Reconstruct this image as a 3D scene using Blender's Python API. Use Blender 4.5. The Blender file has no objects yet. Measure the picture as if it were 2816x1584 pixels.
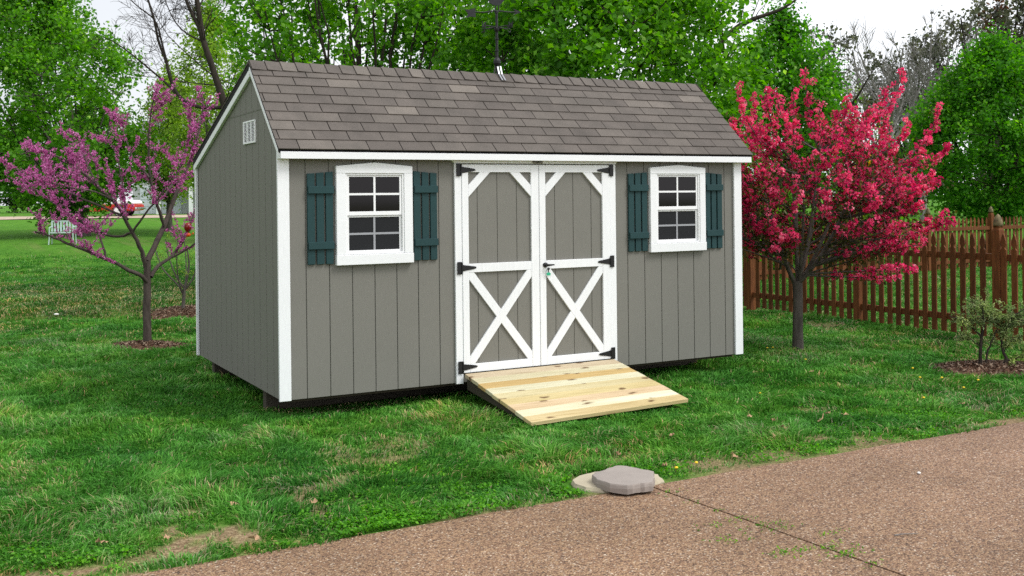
import bpy, math, random
import numpy as np
from mathutils import Vector, Matrix

sc = bpy.context.scene
COL = sc.collection
R_ = math.radians

# ------------------------------------------------------------------ camera
CAM = np.array([-2.51170, -8.56411, 1.84754])
VR = np.array([0.87689132, -0.48056196, -0.01103655])
VU = np.array([0.00947414, -0.00567685, 0.99993901])
VF = np.array([0.48059531, 0.87694240, 0.00042507])
cd = bpy.data.cameras.new('camera')
cam = bpy.data.objects.new('camera', cd)
COL.objects.link(cam)
m = Matrix.Identity(4)
for i in range(3):
    m[i][0], m[i][1], m[i][2], m[i][3] = VR[i], VU[i], -VF[i], CAM[i]
cam.matrix_world = m
cd.sensor_width = 36
cd.lens = 2911.4557 / 2816 * 36
cd.shift_y = -(792 - 544.41) / 2816
cd.clip_start = 0.1
cd.clip_end = 2000
sc.camera = cam

# ------------------------------------------------------------------ sky, sun, exposure
SUN_DIR = Vector((0.50, -0.62, 1.0)).normalized()
sun_el = math.asin(SUN_DIR.z)
sun_az = math.atan2(SUN_DIR.x, SUN_DIR.y)
w = bpy.data.worlds.new('World')
sc.world = w
w.use_nodes = True
nt = w.node_tree
nt.nodes.clear()
out = nt.nodes.new('ShaderNodeOutputWorld')
bg = nt.nodes.new('ShaderNodeBackground')
sky = nt.nodes.new('ShaderNodeTexSky')
sky.sky_type = 'NISHITA'
sky.sun_disc = False
sky.sun_elevation = sun_el
sky.sun_rotation = sun_az
tc = nt.nodes.new('ShaderNodeTexCoord')
cn = nt.nodes.new('ShaderNodeTexNoise')
cn.inputs['Scale'].default_value = 2.2
cn.inputs['Detail'].default_value = 5
cr = nt.nodes.new('ShaderNodeValToRGB')
cr.color_ramp.elements[0].position = 0.25
cr.color_ramp.elements[0].color = (0.74, 0.78, 0.84, 1)
cr.color_ramp.elements[1].position = 0.62
cr.color_ramp.elements[1].color = (0.97, 0.98, 1.0, 1)
sc_c = nt.nodes.new('ShaderNodeVectorMath')
sc_c.operation = 'SCALE'
sc_c.inputs['Scale'].default_value = 10.5
mx = nt.nodes.new('ShaderNodeMix')
mx.data_type = 'RGBA'
mx.inputs['Factor'].default_value = 0.94      # an almost closed cloud deck in front of the clear sky
nt.links.new(tc.outputs['Generated'], cn.inputs['Vector'])
nt.links.new(cn.outputs['Fac'], cr.inputs['Fac'])
nt.links.new(cr.outputs['Color'], sc_c.inputs[0])
nt.links.new(sky.outputs['Color'], mx.inputs[6])
dt = nt.nodes.new('ShaderNodeVectorMath')
dt.operation = 'DOT_PRODUCT'
gl = Vector((SUN_DIR.x * 1.5, SUN_DIR.y * 1.2, 0.35)).normalized()
dt.inputs[1].default_value = gl            # the cloud deck is brightest around the veiled sun
gm = nt.nodes.new('ShaderNodeMapRange')
gm.inputs[1].default_value = -1.0
gm.inputs[2].default_value = 1.0
gm.inputs[3].default_value = 0.55
gm.inputs[4].default_value = 1.35
sc2 = nt.nodes.new('ShaderNodeVectorMath')
sc2.operation = 'SCALE'
nt.links.new(tc.outputs['Generated'], dt.inputs[0])
nt.links.new(dt.outputs['Value'], gm.inputs[0])
nt.links.new(gm.outputs[0], sc2.inputs['Scale'])
nt.links.new(sc_c.outputs['Vector'], sc2.inputs[0])
nt.links.new(sc2.outputs['Vector'], mx.inputs[7])
nt.links.new(mx.outputs[2], bg.inputs['Color'])
bg.inputs['Strength'].default_value = 0.112
nt.links.new(bg.outputs['Background'], out.inputs['Surface'])

sd = bpy.data.lights.new('sun', 'SUN')
sd.energy = 1.9
sd.angle = R_(20)
sd.color = (1.0, 0.97, 0.92)
sun = bpy.data.objects.new('sun', sd)
COL.objects.link(sun)
sun.rotation_euler = (-SUN_DIR).to_track_quat('-Z', 'Y').to_euler()

sc.view_settings.view_transform = 'Standard'
sc.view_settings.look = 'None'
sc.view_settings.exposure = 0.3
sc.view_settings.gamma = 1.0
sc.render.engine = 'CYCLES'
sc.cycles.max_bounces = 8
sc.cycles.diffuse_bounces = 5
sc.cycles.glossy_bounces = 3
sc.cycles.transmission_bounces = 4
sc.cycles.transparent_max_bounces = 6
sc.cycles.caustics_reflective = False
sc.cycles.caustics_refractive = False
sc.cycles.use_denoising = False


# ------------------------------------------------------------------ helpers
def tag(o, label=None, cat=None, group=None, kind=None):
    if label: o['label'] = label
    if cat: o['category'] = cat
    if group: o['group'] = group
    if kind: o['kind'] = kind
    return o


def empty(name, loc=(0, 0, 0), rz=0.0):
    o = bpy.data.objects.new(name, None)
    COL.objects.link(o)
    o.location = loc
    o.rotation_euler = (0, 0, rz)
    o.empty_display_size = 0.2
    return o


def mesh_np(name, verts, faces_flat, loop_tot, mat, parent=None, attrs=None, smooth=False, loc=None):
    """verts (n,3); faces_flat int array; loop_tot int array of corners per face"""
    me = bpy.data.meshes.new(name)
    verts = np.asarray(verts, np.float32)
    me.vertices.add(len(verts))
    me.vertices.foreach_set('co', verts.ravel())
    faces_flat = np.asarray(faces_flat, np.int32)
    loop_tot = np.asarray(loop_tot, np.int32)
    me.loops.add(len(faces_flat))
    me.loops.foreach_set('vertex_index', faces_flat)
    me.polygons.add(len(loop_tot))
    st = np.concatenate(([0], np.cumsum(loop_tot)[:-1])).astype(np.int32)
    me.polygons.foreach_set('loop_start', st)
    me.polygons.foreach_set('loop_total', loop_tot)
    me.polygons.foreach_set('use_smooth', np.full(len(loop_tot), bool(smooth)))
    me.update(calc_edges=True)
    for k, v in (attrs or {}).items():
        a = me.attributes.new(k, 'FLOAT', 'POINT')
        a.data.foreach_set('value', np.asarray(v, np.float32))
    me.materials.append(mat)
    o = bpy.data.objects.new(name, me)
    COL.objects.link(o)
    if parent: o.parent = parent
    if loc is not None: o.location = loc
    return o


class MB:
    """collects boxes, prisms, tubes and lathes; build() links them as ONE mesh object"""
    def __init__(self):
        self.v = []; self.f = []; self.r = []; self.n = 0; self.rnd = 0.5; self.smooth_ids = []

    def add(self, verts, faces):
        verts = np.asarray(verts, float)
        self.v.append(verts)
        for f in faces: self.f.append([i + self.n for i in f])
        self.r.append(np.full(len(verts), self.rnd))
        self.n += len(verts)
        return self

    def box(self, x0, x1, y0, y1, z0, z1):
        v = [(x0, y0, z0), (x1, y0, z0), (x1, y1, z0), (x0, y1, z0), (x0, y0, z1), (x1, y0, z1), (x1, y1, z1), (x0, y1, z1)]
        return self.add(v, [(0, 3, 2, 1), (4, 5, 6, 7), (0, 1, 5, 4), (1, 2, 6, 5), (2, 3, 7, 6), (3, 0, 4, 7)])

    def prism(self, poly, axis, a, b):
        """extrude a 2-D polygon along axis from a to b; 2-D coords are the other two axes in xyz order"""
        poly = [tuple(p) for p in poly]
        def mk(p, t):
            if axis == 0: return (t, p[0], p[1])
            if axis == 1: return (p[0], t, p[1])
            return (p[0], p[1], t)
        area = sum(poly[i][0] * poly[(i + 1) % len(poly)][1] - poly[(i + 1) % len(poly)][0] * poly[i][1] for i in range(len(poly)))
        if (area > 0) == (axis == 1): poly = poly[::-1]
        n = len(poly)
        v = [mk(p, a) for p in poly] + [mk(p, b) for p in poly]
        lo, hi = list(range(n)), list(range(n, 2 * n))
        if b > a: fs = [lo[::-1], hi]
        else: fs = [lo, hi[::-1]]
        for i in range(n):
            j = (i + 1) % n
            fs.append([i, j, n + j, n + i] if b > a else [j, i, n + i, n + j])
        return self.add(v, fs)

    def tube(self, pts, rad, sides=6, cap=True):
        pts = np.asarray(pts, float)
        n = len(pts)
        rad = np.full(n, rad, float) if np.isscalar(rad) else np.asarray(rad, float)
        v = tube_verts(pts, rad, sides).reshape(-1, 3)
        fs = []
        for i in range(n - 1):
            for k in range(sides):
                a = i * sides + k; b_ = i * sides + (k + 1) % sides
                fs.append((a, b_, b_ + sides, a + sides))
        if cap:
            fs.append(tuple(range(sides))[::-1]); fs.append(tuple(range((n - 1) * sides, n * sides)))
        return self.add(v, fs)

    def lathe(self, prof, cx, cy, sides=16, cz=0.0, sq=False):
        v = []
        for r, z in prof:
            for k in range(sides):
                a = 2 * math.pi * (k + 0.5) / sides
                c, s = math.cos(a), math.sin(a)
                q = 1.0 / max(abs(c), abs(s)) if sq else 1.0
                v.append((cx + r * c * q, cy + r * s * q, cz + z))
        fs = []
        for i in range(len(prof) - 1):
            for k in range(sides):
                a = i * sides + k; b = i * sides + (k + 1) % sides
                fs.append((a, b, b + sides, a + sides))
        fs.append(tuple(range(sides))[::-1])
        fs.append(tuple(range((len(prof) - 1) * sides, len(prof) * sides)))
        return self.add(v, fs)

    def build(self, name, mat, parent=None, bevel=0.0, smooth=False, loc=None):
        v = np.concatenate(self.v)
        flat = [i for f in self.f for i in f]
        o = mesh_np(name, v, flat, [len(f) for f in self.f], mat, parent, {'rnd': np.concatenate(self.r)}, smooth, loc)
        if bevel:
            b = o.modifiers.new('bevel', 'BEVEL')
            b.width = bevel; b.segments = 1; b.limit_method = 'ANGLE'; b.angle_limit = R_(40)
        return o


def tube_verts(pts, rad, sides):
    d = np.gradient(pts, axis=0)
    d /= np.linalg.norm(d, axis=1, keepdims=True) + 1e-9
    ref = np.array([0.31, 0.17, 0.93]) if abs(d[0] @ np.array([0.31, 0.17, 0.93])) < 0.9 else np.array([0.95, 0.2, 0.1])
    a = np.cross(d, ref); a /= np.linalg.norm(a, axis=1, keepdims=True) + 1e-9
    b = np.cross(d, a)
    t = np.arange(sides) * 2 * math.pi / sides
    return pts[:, None, :] + rad[:, None, None] * (np.cos(t)[None, :, None] * a[:, None, :] + np.sin(t)[None, :, None] * b[:, None, :])


class Wood:
    """fast collector of many tubes"""
    def __init__(self): self.v = []; self.f = []; self.n = 0

    def tube(self, pts, rad, sides=4):
        pts = np.asarray(pts, float); rad = np.asarray(rad, float)
        n = len(pts)
        self.v.append(tube_verts(pts, rad, sides).reshape(-1, 3))
        i, k = np.meshgrid(np.arange(n - 1), np.arange(sides), indexing='ij')
        a = i * sides + k; b = i * sides + (k + 1) % sides
        self.f.append((np.stack([a, b, b + sides, a + sides], -1).reshape(-1, 4) + self.n))
        self.n += n * sides

    def build(self, name, mat, parent):
        v = np.concatenate(self.v); f = np.concatenate(self.f)
        return mesh_np(name, v, f.ravel(), np.full(len(f), 4), mat, parent, smooth=True)


def leaves(name, P, size, mat, parent, rng, up=0.35, width=0.7, fold=0.14, dirs=None, rnd=None, szvar=0.35):
    """one mesh of many small folded leaf faces"""
    n = len(P)
    L = size * (1 + szvar * rng.uniform(-1, 1, n))[:, None]
    N = rng.normal(size=(n, 3)); N[:, 2] += up * 2
    N /= np.linalg.norm(N, axis=1, keepdims=True)
    D = rng.normal(size=(n, 3)) if dirs is None else dirs + rng.normal(size=(n, 3)) * 0.5
    D -= N * (D * N).sum(1, keepdims=True)
    D /= np.linalg.norm(D, axis=1, keepdims=True) + 1e-9
    S = np.cross(N, D)
    v = np.empty((n, 4, 3))
    v[:, 0] = P - D * L * 0.5
    v[:, 1] = P - D * L * 0.05 + S * L * width * 0.5 + N * L * fold
    v[:, 2] = P + D * L * 0.5
    v[:, 3] = P - D * L * 0.05 - S * L * width * 0.5 + N * L * fold
    b = np.arange(n)[:, None] * 4
    f = np.concatenate([b + [[0, 2, 1]], b + [[0, 3, 2]]], 1).reshape(-1)
    if rnd is None: rnd = rng.uniform(0, 1, n)
    return mesh_np(name, v.reshape(-1, 3), f, np.full(2 * n, 3), mat, parent, {'rnd': np.repeat(rnd, 4)}, smooth=True)


def vnoise(x, y, scale, seed=0):
    """smooth value noise in 0..1"""
    rng = np.random.default_rng(seed)
    T = rng.uniform(0, 1, (256, 256))
    X = np.asarray(x) / scale + 1000.5; Y = np.asarray(y) / scale + 1000.5
    xi = np.floor(X).astype(int); yi = np.floor(Y).astype(int)
    fx = X - xi; fy = Y - yi
    fx = fx * fx * (3 - 2 * fx); fy = fy * fy * (3 - 2 * fy)
    g = lambda a, b: T[a % 256, b % 256]
    return (g(xi, yi) * (1 - fx) + g(xi + 1, yi) * fx) * (1 - fy) + (g(xi, yi + 1) * (1 - fx) + g(xi + 1, yi + 1) * fx) * fy


def sstep(a, b, x):
    t = np.clip((np.asarray(x, float) - a) / (b - a), 0, 1)
    return t * t * (3 - 2 * t)


F2 = np.array([0.48060, 0.87694]); R2 = np.array([0.87694, -0.48060])


def plan(x, y):
    """lateral and depth metres measured along the yard's view axis"""
    dx = np.asarray(x) - CAM[0]; dy = np.asarray(y) - CAM[1]
    return dx * R2[0] + dy * R2[1], dx * F2[0] + dy * F2[1]


def ground_z(x, y):
    u, d = plan(x, y)
    dd = np.maximum(d, 3.0)
    L = sstep(-0.12, -0.24, u / dd)
    zl = 0.0208 * np.clip(d - 18, 0, 50) - 0.13 * np.exp(-((d - 17.3 - 0.03 * u) / 0.45) ** 2) * sstep(-3.4, -4.2, u) + 0.10 * np.exp(-((d - 19.2) / 1.0) ** 2) * sstep(-3.4, -4.2, u)
    zr = 0.012 * np.clip(d - 29, 0, 60)
    bumps = (vnoise(x, y, 1.7, 5) - 0.5) * 0.05 + (vnoise(x, y, 0.5, 6) - 0.5) * 0.018
    near = sstep(-3.05, -2.4, y)
    return L * zl + (1 - L) * zr + bumps * near * 0.8


def spot(u, d):
    p = CAM[:2] + R2 * u + F2 * d
    return float(p[0]), float(p[1]), float(ground_z(p[0], p[1]))


# ------------------------------------------------------------------ materials
def node_mat(name):
    mt = bpy.data.materials.new(name)
    mt.use_nodes = True
    t = mt.node_tree
    return mt, t, t.nodes['Principled BSDF']


def N(t, typ, **kw):
    n = t.nodes.new(typ)
    for k, v in kw.items():
        if k.startswith('i_'): n.inputs[k[2:].replace('_', ' ')].default_value = v
        else: setattr(n, k, v)
    return n


def ramp(t, src, stops):
    r = t.nodes.new('ShaderNodeValToRGB')
    e = r.color_ramp.elements
    while len(e) < len(stops): e.new(0.5)
    for i, (p, c) in enumerate(stops):
        e[i].position = p; e[i].color = (*c, 1)
    t.links.new(src, r.inputs['Fac'])
    return r.outputs['Color']


def mixc(t, fac, a, b, blend='MIX'):
    n = t.nodes.new('ShaderNodeMix'); n.data_type = 'RGBA'; n.blend_type = blend
    for inp, v in ((n.inputs[0], fac), (n.inputs[6], a), (n.inputs[7], b)):
        if hasattr(v, 'is_linked') or isinstance(v, bpy.types.NodeSocket): t.links.new(v, inp)
        elif isinstance(v, tuple): inp.default_value = (*v, 1)
        else: inp.default_value = v
    return n.outputs[2]


def noise(t, scale, detail=3, rough=0.55, vec=None, coord='Object', stretch=None):
    tcn = t.nodes.new('ShaderNodeTexCoord')
    src = tcn.outputs[coord]
    if stretch:
        mp = t.nodes.new('ShaderNodeMapping'); mp.inputs['Scale'].default_value = stretch
        t.links.new(src, mp.inputs['Vector']); src = mp.outputs['Vector']
    n = t.nodes.new('ShaderNodeTexNoise')
    n.inputs['Scale'].default_value = scale; n.inputs['Detail'].default_value = detail; n.inputs['Roughness'].default_value = rough
    t.links.new(src, n.inputs['Vector'])
    return n.outputs['Fac']


def bump(t, bsdf, h, strength=0.4, dist=0.01):
    b = t.nodes.new('ShaderNodeBump'); b.inputs['Strength'].default_value = strength; b.inputs['Distance'].default_value = dist
    t.links.new(h, b.inputs['Height']); t.links.new(b.outputs['Normal'], bsdf.inputs['Normal'])


def attr(t, name):
    a = t.nodes.new('ShaderNodeAttribute'); a.attribute_name = name
    return a.outputs['Fac']


def painted(name, c, var=0.12, rough=0.55, grain=(40, 40, 6), bstr=0.35, gs=6.0):
    mt, t, p = node_mat(name)
    n1 = noise(t, 1.3, 4)
    n2 = noise(t, gs, 4, 0.65, stretch=grain)
    lo = tuple(x * (1 - var) for x in c); hi = tuple(min(1, x * (1 + var * 0.7)) for x in c)
    base = ramp(t, n1, [(0.3, lo), (0.7, hi)])
    base = mixc(t, 0.25, base, ramp(t, n2, [(0.3, tuple(x * 0.75 for x in c)), (0.7, tuple(min(1, x * 1.15) for x in c))]))
    t.links.new(base, p.inputs['Base Color'])
    p.inputs['Roughness'].default_value = rough
    p.inputs['Specular IOR Level'].default_value = 0.3
    bump(t, p, n2, bstr, 0.004)
    return mt


def plain(name, c, rough=0.5, metal=0.0, spec=0.5, var=0.0, nscale=8):
    mt, t, p = node_mat(name)
    if var:
        n = noise(t, nscale, 4)
        t.links.new(ramp(t, n, [(0.3, tuple(x * (1 - var) for x in c)), (0.7, tuple(min(1, x * (1 + var)) for x in c))]), p.inputs['Base Color'])
        bump(t, p, n, 0.3, 0.01)
    else:
        p.inputs['Base Color'].default_value = (*c, 1)
    p.inputs['Roughness'].default_value = rough
    p.inputs['Metallic'].default_value = metal
    p.inputs['Specular IOR Level'].default_value = spec
    return mt


def foliage(name, stops, trans=0.35, patch=1.2, rough=0.5, patch_amt=0.35, tint=(1.0, 1.0, 0.6)):
    """leaf material: colour per leaf from its own number, with slow drifts through the crown"""
    mt, t, p = node_mat(name)
    c = ramp(t, attr(t, 'rnd'), stops)
    if patch_amt:
        n = noise(t, patch, 3)
        lo = ramp(t, n, [(0.35, (1 - patch_amt,) * 3), (0.65, tint)])
        c = mixc(t, 1.0, c, lo, 'MULTIPLY')
    t.links.new(c, p.inputs['Base Color'])
    p.inputs['Roughness'].default_value = rough
    p.inputs['Specular IOR Level'].default_value = 0.14
    tr = t.nodes.new('ShaderNodeBsdfTranslucent')
    hs = t.nodes.new('ShaderNodeHueSaturation'); hs.inputs['Value'].default_value = 1.75; hs.inputs['Saturation'].default_value = 1.1
    t.links.new(c, hs.inputs['Color']); t.links.new(hs.outputs['Color'], tr.inputs['Color'])
    ms = t.nodes.new('ShaderNodeMixShader'); ms.inputs[0].default_value = trans
    t.links.new(p.outputs[0], ms.inputs[1]); t.links.new(tr.outputs[0], ms.inputs[2])
    t.links.new(ms.outputs[0], t.nodes['Material Output'].inputs['Surface'])
    return mt


def bark(name, c, scale=14):
    mt, t, p = node_mat(name)
    n = noise(t, scale, 5, 0.7, stretch=(1, 1, 0.25))
    t.links.new(ramp(t, n, [(0.3, tuple(x * 0.45 for x in c)), (0.7, tuple(x * 1.3 for x in c))]), p.inputs['Base Color'])
    p.inputs['Roughness'].default_value = 0.9
    p.inputs['Specular IOR Level'].default_value = 0.15
    bump(t, p, n, 0.6, 0.02)
    return mt


M = {}
M['siding'] = painted('grey_siding_paint', (0.170, 0.166, 0.147), 0.05, 0.7, (14, 14, 1.6), 0.18, 7)
M['white'] = painted('white_trim_paint', (0.76, 0.775, 0.79), 0.03, 0.5, (5, 5, 40), 0.12, 4)
M['white_v'] = painted('white_trim_paint_upright', (0.76, 0.775, 0.79), 0.03, 0.5, (30, 30, 2), 0.12, 4)
M['vinyl'] = plain('white_vinyl', (0.78, 0.79, 0.80), 0.35)
M['shutter'] = painted('dark_green_shutter_paint', (0.0105, 0.043, 0.046), 0.2, 0.6, (30, 30, 2.5), 0.5, 5)
M['black'] = plain('black_iron', (0.010, 0.010, 0.011), 0.45, 0.2, 0.4)
M['iron'] = plain('weathered_black_iron', (0.012, 0.013, 0.014), 0.5, 0.3, 0.4, 0.4, 30)
M['silver'] = plain('silver_strap_metal', (0.30, 0.31, 0.33), 0.35, 0.6)
M['glass'] = plain('dark_window_glass', (0.008, 0.006, 0.007), 0.06, 0, 0.22)
M['screen'] = plain('insect_screen_over_glass', (0.018, 0.019, 0.021), 0.6, 0, 0.1)
M['screen_bar'] = plain('screened_muntin', (0.28, 0.29, 0.31), 0.5)
M['deck'] = plain('dark_roof_edge', (0.008, 0.008, 0.009), 0.8, 0, 0.2)
M['skid'] = painted('shade_darkened_timber', (0.055, 0.047, 0.035), 0.3, 0.85, (3, 40, 40), 0.5, 3)  # timber colour darkened to carry the shade under the shed
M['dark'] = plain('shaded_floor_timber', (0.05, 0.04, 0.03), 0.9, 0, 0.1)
M['green_tag'] = plain('green_plastic_tag', (0.02, 0.36, 0.20), 0.4)
M['badge'] = plain('worn_badge_metal', (0.20, 0.18, 0.15), 0.45, 0.3, 0.5, 0.5, 60)
M['badge_ink'] = plain('badge_marks', (0.05, 0.045, 0.04), 0.6)

# shingles
mt, t, p = node_mat('brown_grey_shingles')
base = ramp(t, attr(t, 'rnd'), [(0.0, (0.094, 0.084, 0.076)), (0.45, (0.112, 0.100, 0.090)), (0.85, (0.129, 0.116, 0.103)), (1.0, (0.165, 0.148, 0.130))])
gr = noise(t, 260, 2, 0.8)
base = mixc(t, 1.0, base, ramp(t, gr, [(0.25, (0.55, 0.55, 0.57)), (0.5, (1, 1, 1)), (0.75, (1.55, 1.5, 1.45))]), 'MULTIPLY')
g2 = noise(t, 5, 4)
base = mixc(t, 1.0, base, ramp(t, g2, [(0.3, (0.86, 0.86, 0.86)), (0.7, (1.12, 1.1, 1.1))]), 'MULTIPLY')
t.links.new(base, p.inputs['Base Color'])
p.inputs['Roughness'].default_value = 0.92; p.inputs['Specular IOR Level'].default_value = 0.15
bump(t, p, gr, 0.5, 0.004)
M['shingle'] = mt


def wood_plank(name, c1, c2, knots=True, green=0.0):
    mt, t, p = node_mat(name)
    g = noise(t, 5, 5, 0.65, stretch=(0.5, 9, 9))
    c = ramp(t, g, [(0.28, c2), (0.5, c1), (0.72, tuple(min(1, x * 1.08) for x in c1))])
    big = noise(t, 1.1, 2, stretch=(0.5, 2.5, 1))
    c = mixc(t, 1.0, c, ramp(t, big, [(0.3, (0.80, 0.74, 0.62)), (0.65, (1.03, 1.02, 1.0))]), 'MULTIPLY')
    if green:
        gg = noise(t, 2.6, 3, stretch=(0.35, 5, 1))
        c = mixc(t, ramp(t, gg, [(0.58, (0, 0, 0)), (0.75, (green, green, green))]), c, (0.30, 0.33, 0.22))
    if knots:
        vo = t.nodes.new('ShaderNodeTexVoronoi'); vo.voronoi_dimensions = '2D'; vo.inputs['Scale'].default_value = 3.4; vo.inputs['Randomness'].default_value = 1.0
        tcn = t.nodes.new('ShaderNodeTexCoord'); mp = t.nodes.new('ShaderNodeMapping'); mp.inputs['Scale'].default_value = (0.55, 1.2, 0.3)
        nz = t.nodes.new('ShaderNodeTexNoise'); nz.inputs['Scale'].default_value = 14
        t.links.new(tcn.outputs['Object'], mp.inputs['Vector']); t.links.new(tcn.outputs['Object'], nz.inputs['Vector'])
        ad = t.nodes.new('ShaderNodeVectorMath'); ad.operation = 'MULTIPLY_ADD'; ad.inputs[1].default_value = (0.06, 0.06, 0.06)
        t.links.new(nz.outputs['Color'], ad.inputs[0]); t.links.new(mp.outputs['Vector'], ad.inputs[2])
        t.links.new(ad.outputs['Vector'], vo.inputs['Vector'])
        k = ramp(t, vo.outputs['Distance'], [(0.0, (1, 1, 1)), (0.05, (0.85, 0.85, 0.85)), (0.11, (0, 0, 0))])
        c = mixc(t, k, c, (0.13, 0.07, 0.03))
    t.links.new(c, p.inputs['Base Color'])
    p.inputs['Roughness'].default_value = 0.7; p.inputs['Specular IOR Level'].default_value = 0.25
    bump(t, p, g, 0.25, 0.004)
    return mt


# redwood-stained fence
mt, t, p = node_mat('red_brown_fence_stain')
g = noise(t, 5, 5, 0.65, stretch=(9, 9, 0.8))
c = ramp(t, g, [(0.25, (0.060, 0.020, 0.007)), (0.5, (0.125, 0.045, 0.014)), (0.75, (0.205, 0.078, 0.025))])
c = mixc(t, 1.0, c, ramp(t, attr(t, 'rnd'), [(0, (0.7, 0.7, 0.7)), (1, (1.2, 1.15, 1.1))]), 'MULTIPLY')
t.links.new(c, p.inputs['Base Color']); p.inputs['Roughness'].default_value = 0.75; p.inputs['Specular IOR Level'].default_value = 0.2
bump(t, p, g, 0.3, 0.005)
M['fence'] = mt
M['finial'] = plain('weathered_finial_wood', (0.13, 0.105, 0.05), 0.7, 0, 0.3, 0.5, 25)

# exposed-aggregate driveway
mt, t, p = node_mat('pebbled_aggregate')
tcn = N(t, 'ShaderNodeTexCoord')
nz = N(t, 'ShaderNodeTexNoise'); nz.inputs['Scale'].default_value = 40
t.links.new(tcn.outputs['Object'], nz.inputs['Vector'])
ad = N(t, 'ShaderNodeVectorMath', operation='MULTIPLY_ADD'); ad.inputs[1].default_value = (0.012, 0.012, 0)
t.links.new(nz.outputs['Color'], ad.inputs[0]); t.links.new(tcn.outputs['Object'], ad.inputs[2])
vo = N(t, 'ShaderNodeTexVoronoi'); vo.inputs['Scale'].default_value = 105
t.links.new(ad.outputs['Vector'], vo.inputs['Vector'])
sx = N(t, 'ShaderNodeSeparateXYZ'); t.links.new(vo.outputs['Color'], sx.inputs[0])
c = ramp(t, sx.outputs[0], [(0.0, (0.10, 0.072, 0.060)), (0.2, (0.225, 0.145, 0.105)), (0.42, (0.30, 0.195, 0.132)), (0.62, (0.35, 0.235, 0.158)), (0.82, (0.42, 0.305, 0.20)), (0.94, (0.36, 0.28, 0.23)), (0.99, (0.62, 0.55, 0.47))])
edge = ramp(t, vo.outputs['Distance'], [(0.25, (1, 1, 1)), (0.8, (0.40, 0.36, 0.33))])
c = mixc(t, 1.0, c, edge, 'MULTIPLY')
big = noise(t, 0.9, 5, 0.6)
c = mixc(t, 1.0, c, ramp(t, big, [(0.3, (0.80, 0.78, 0.76)), (0.7, (1.14, 1.11, 1.10))]), 'MULTIPLY')
# the far (east) side is pinker
sp = N(t, 'ShaderNodeSeparateXYZ'); t.links.new(tcn.outputs['Object'], sp.inputs[0])
mr = N(t, 'ShaderNodeMapRange'); mr.inputs[1].default_value = 0.5; mr.inputs[2].default_value = 6.0
t.links.new(sp.outputs[0], mr.inputs[0])
c = mixc(t, mr.outputs[0], mixc(t, 1.0, c, (1.03, 0.98, 0.88), 'MULTIPLY'), mixc(t, 1.0, c, (1.02, 0.96, 0.95), 'MULTIPLY'))
t.links.new(c, p.inputs['Base Color']); p.inputs['Roughness'].default_value = 0.8; p.inputs['Specular IOR Level'].default_value = 0.25
inv = N(t, 'ShaderNodeMath', operation='SUBTRACT'); inv.inputs[0].default_value = 1.0; t.links.new(vo.outputs['Distance'], inv.inputs[1])
bump(t, p, inv.outputs[0], 0.7, 0.006)
M['drive'] = mt

# lawn soil sheet
mt, t, p = node_mat('lawn_ground')
n1 = noise(t, 0.30, 6, 0.7); n2 = noise(t, 3.5, 6, 0.75); n3 = noise(t, 45, 3, 0.7)
g = ramp(t, n2, [(0.25, (0.034, 0.110, 0.014)), (0.5, (0.072, 0.200, 0.024)), (0.75, (0.125, 0.285, 0.042))])
g = mixc(t, 1.0, g, ramp(t, n1, [(0.3, (0.80, 0.86, 0.8)), (0.7, (1.25, 1.12, 1.0))]), 'MULTIPLY')
g = mixc(t, 1.0, g, ramp(t, n3, [(0.25, (0.5, 0.5, 0.5)), (0.7, (1.4, 1.4, 1.4))]), 'MULTIPLY')
s_ = ramp(t, n3, [(0.25, (0.09, 0.055, 0.034)), (0.5, (0.235, 0.155, 0.097)), (0.75, (0.46, 0.34, 0.22))])
g = mixc(t, attr(t, 'straw'), g, mixc(t, 0.7, g, (0.105, 0.090, 0.032)))
g = mixc(t, attr(t, 'dirt'), g, s_)
t.links.new(g, p.inputs['Base Color']); p.inputs['Roughness'].default_value = 1.0; p.inputs['Specular IOR Level'].default_value = 0.05
bump(t, p, n3, 0.8, 0.03)
M['lawn'] = mt

# grass blades
mt, t, p = node_mat('grass_blades')
c = ramp(t, attr(t, 'rnd'), [(0.0, (0.036, 0.150, 0.018)), (0.35, (0.066, 0.255, 0.026)), (0.65, (0.110, 0.345, 0.042)), (0.86, (0.190, 0.430, 0.095)), (0.91, (0.29, 0.46, 0.19)), (0.945, (0.46, 0.37, 0.19)), (1.0, (0.56, 0.46, 0.28))])
n1 = noise(t, 1.1, 5, 0.7)
c = mixc(t, 1.0, c, ramp(t, n1, [(0.28, (0.70, 0.82, 1.15)), (0.5, (1, 1, 1)), (0.72, (1.55, 1.18, 0.75))]), 'MULTIPLY')
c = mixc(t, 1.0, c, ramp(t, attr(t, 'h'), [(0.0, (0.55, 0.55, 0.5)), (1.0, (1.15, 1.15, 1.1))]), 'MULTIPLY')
t.links.new(c, p.inputs['Base Color']); p.inputs['Roughness'].default_value = 0.55; p.inputs['Specular IOR Level'].default_value = 0.15
tr = t.nodes.new('ShaderNodeBsdfTranslucent'); t.links.new(c, tr.inputs['Color'])
ms = t.nodes.new('ShaderNodeMixShader'); ms.inputs[0].default_value = 0.3
t.links.new(p.outputs[0], ms.inputs[1]); t.links.new(tr.outputs[0], ms.inputs[2])
t.links.new(ms.outputs[0], t.nodes['Material Output'].inputs['Surface'])
M['grass'] = mt

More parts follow.
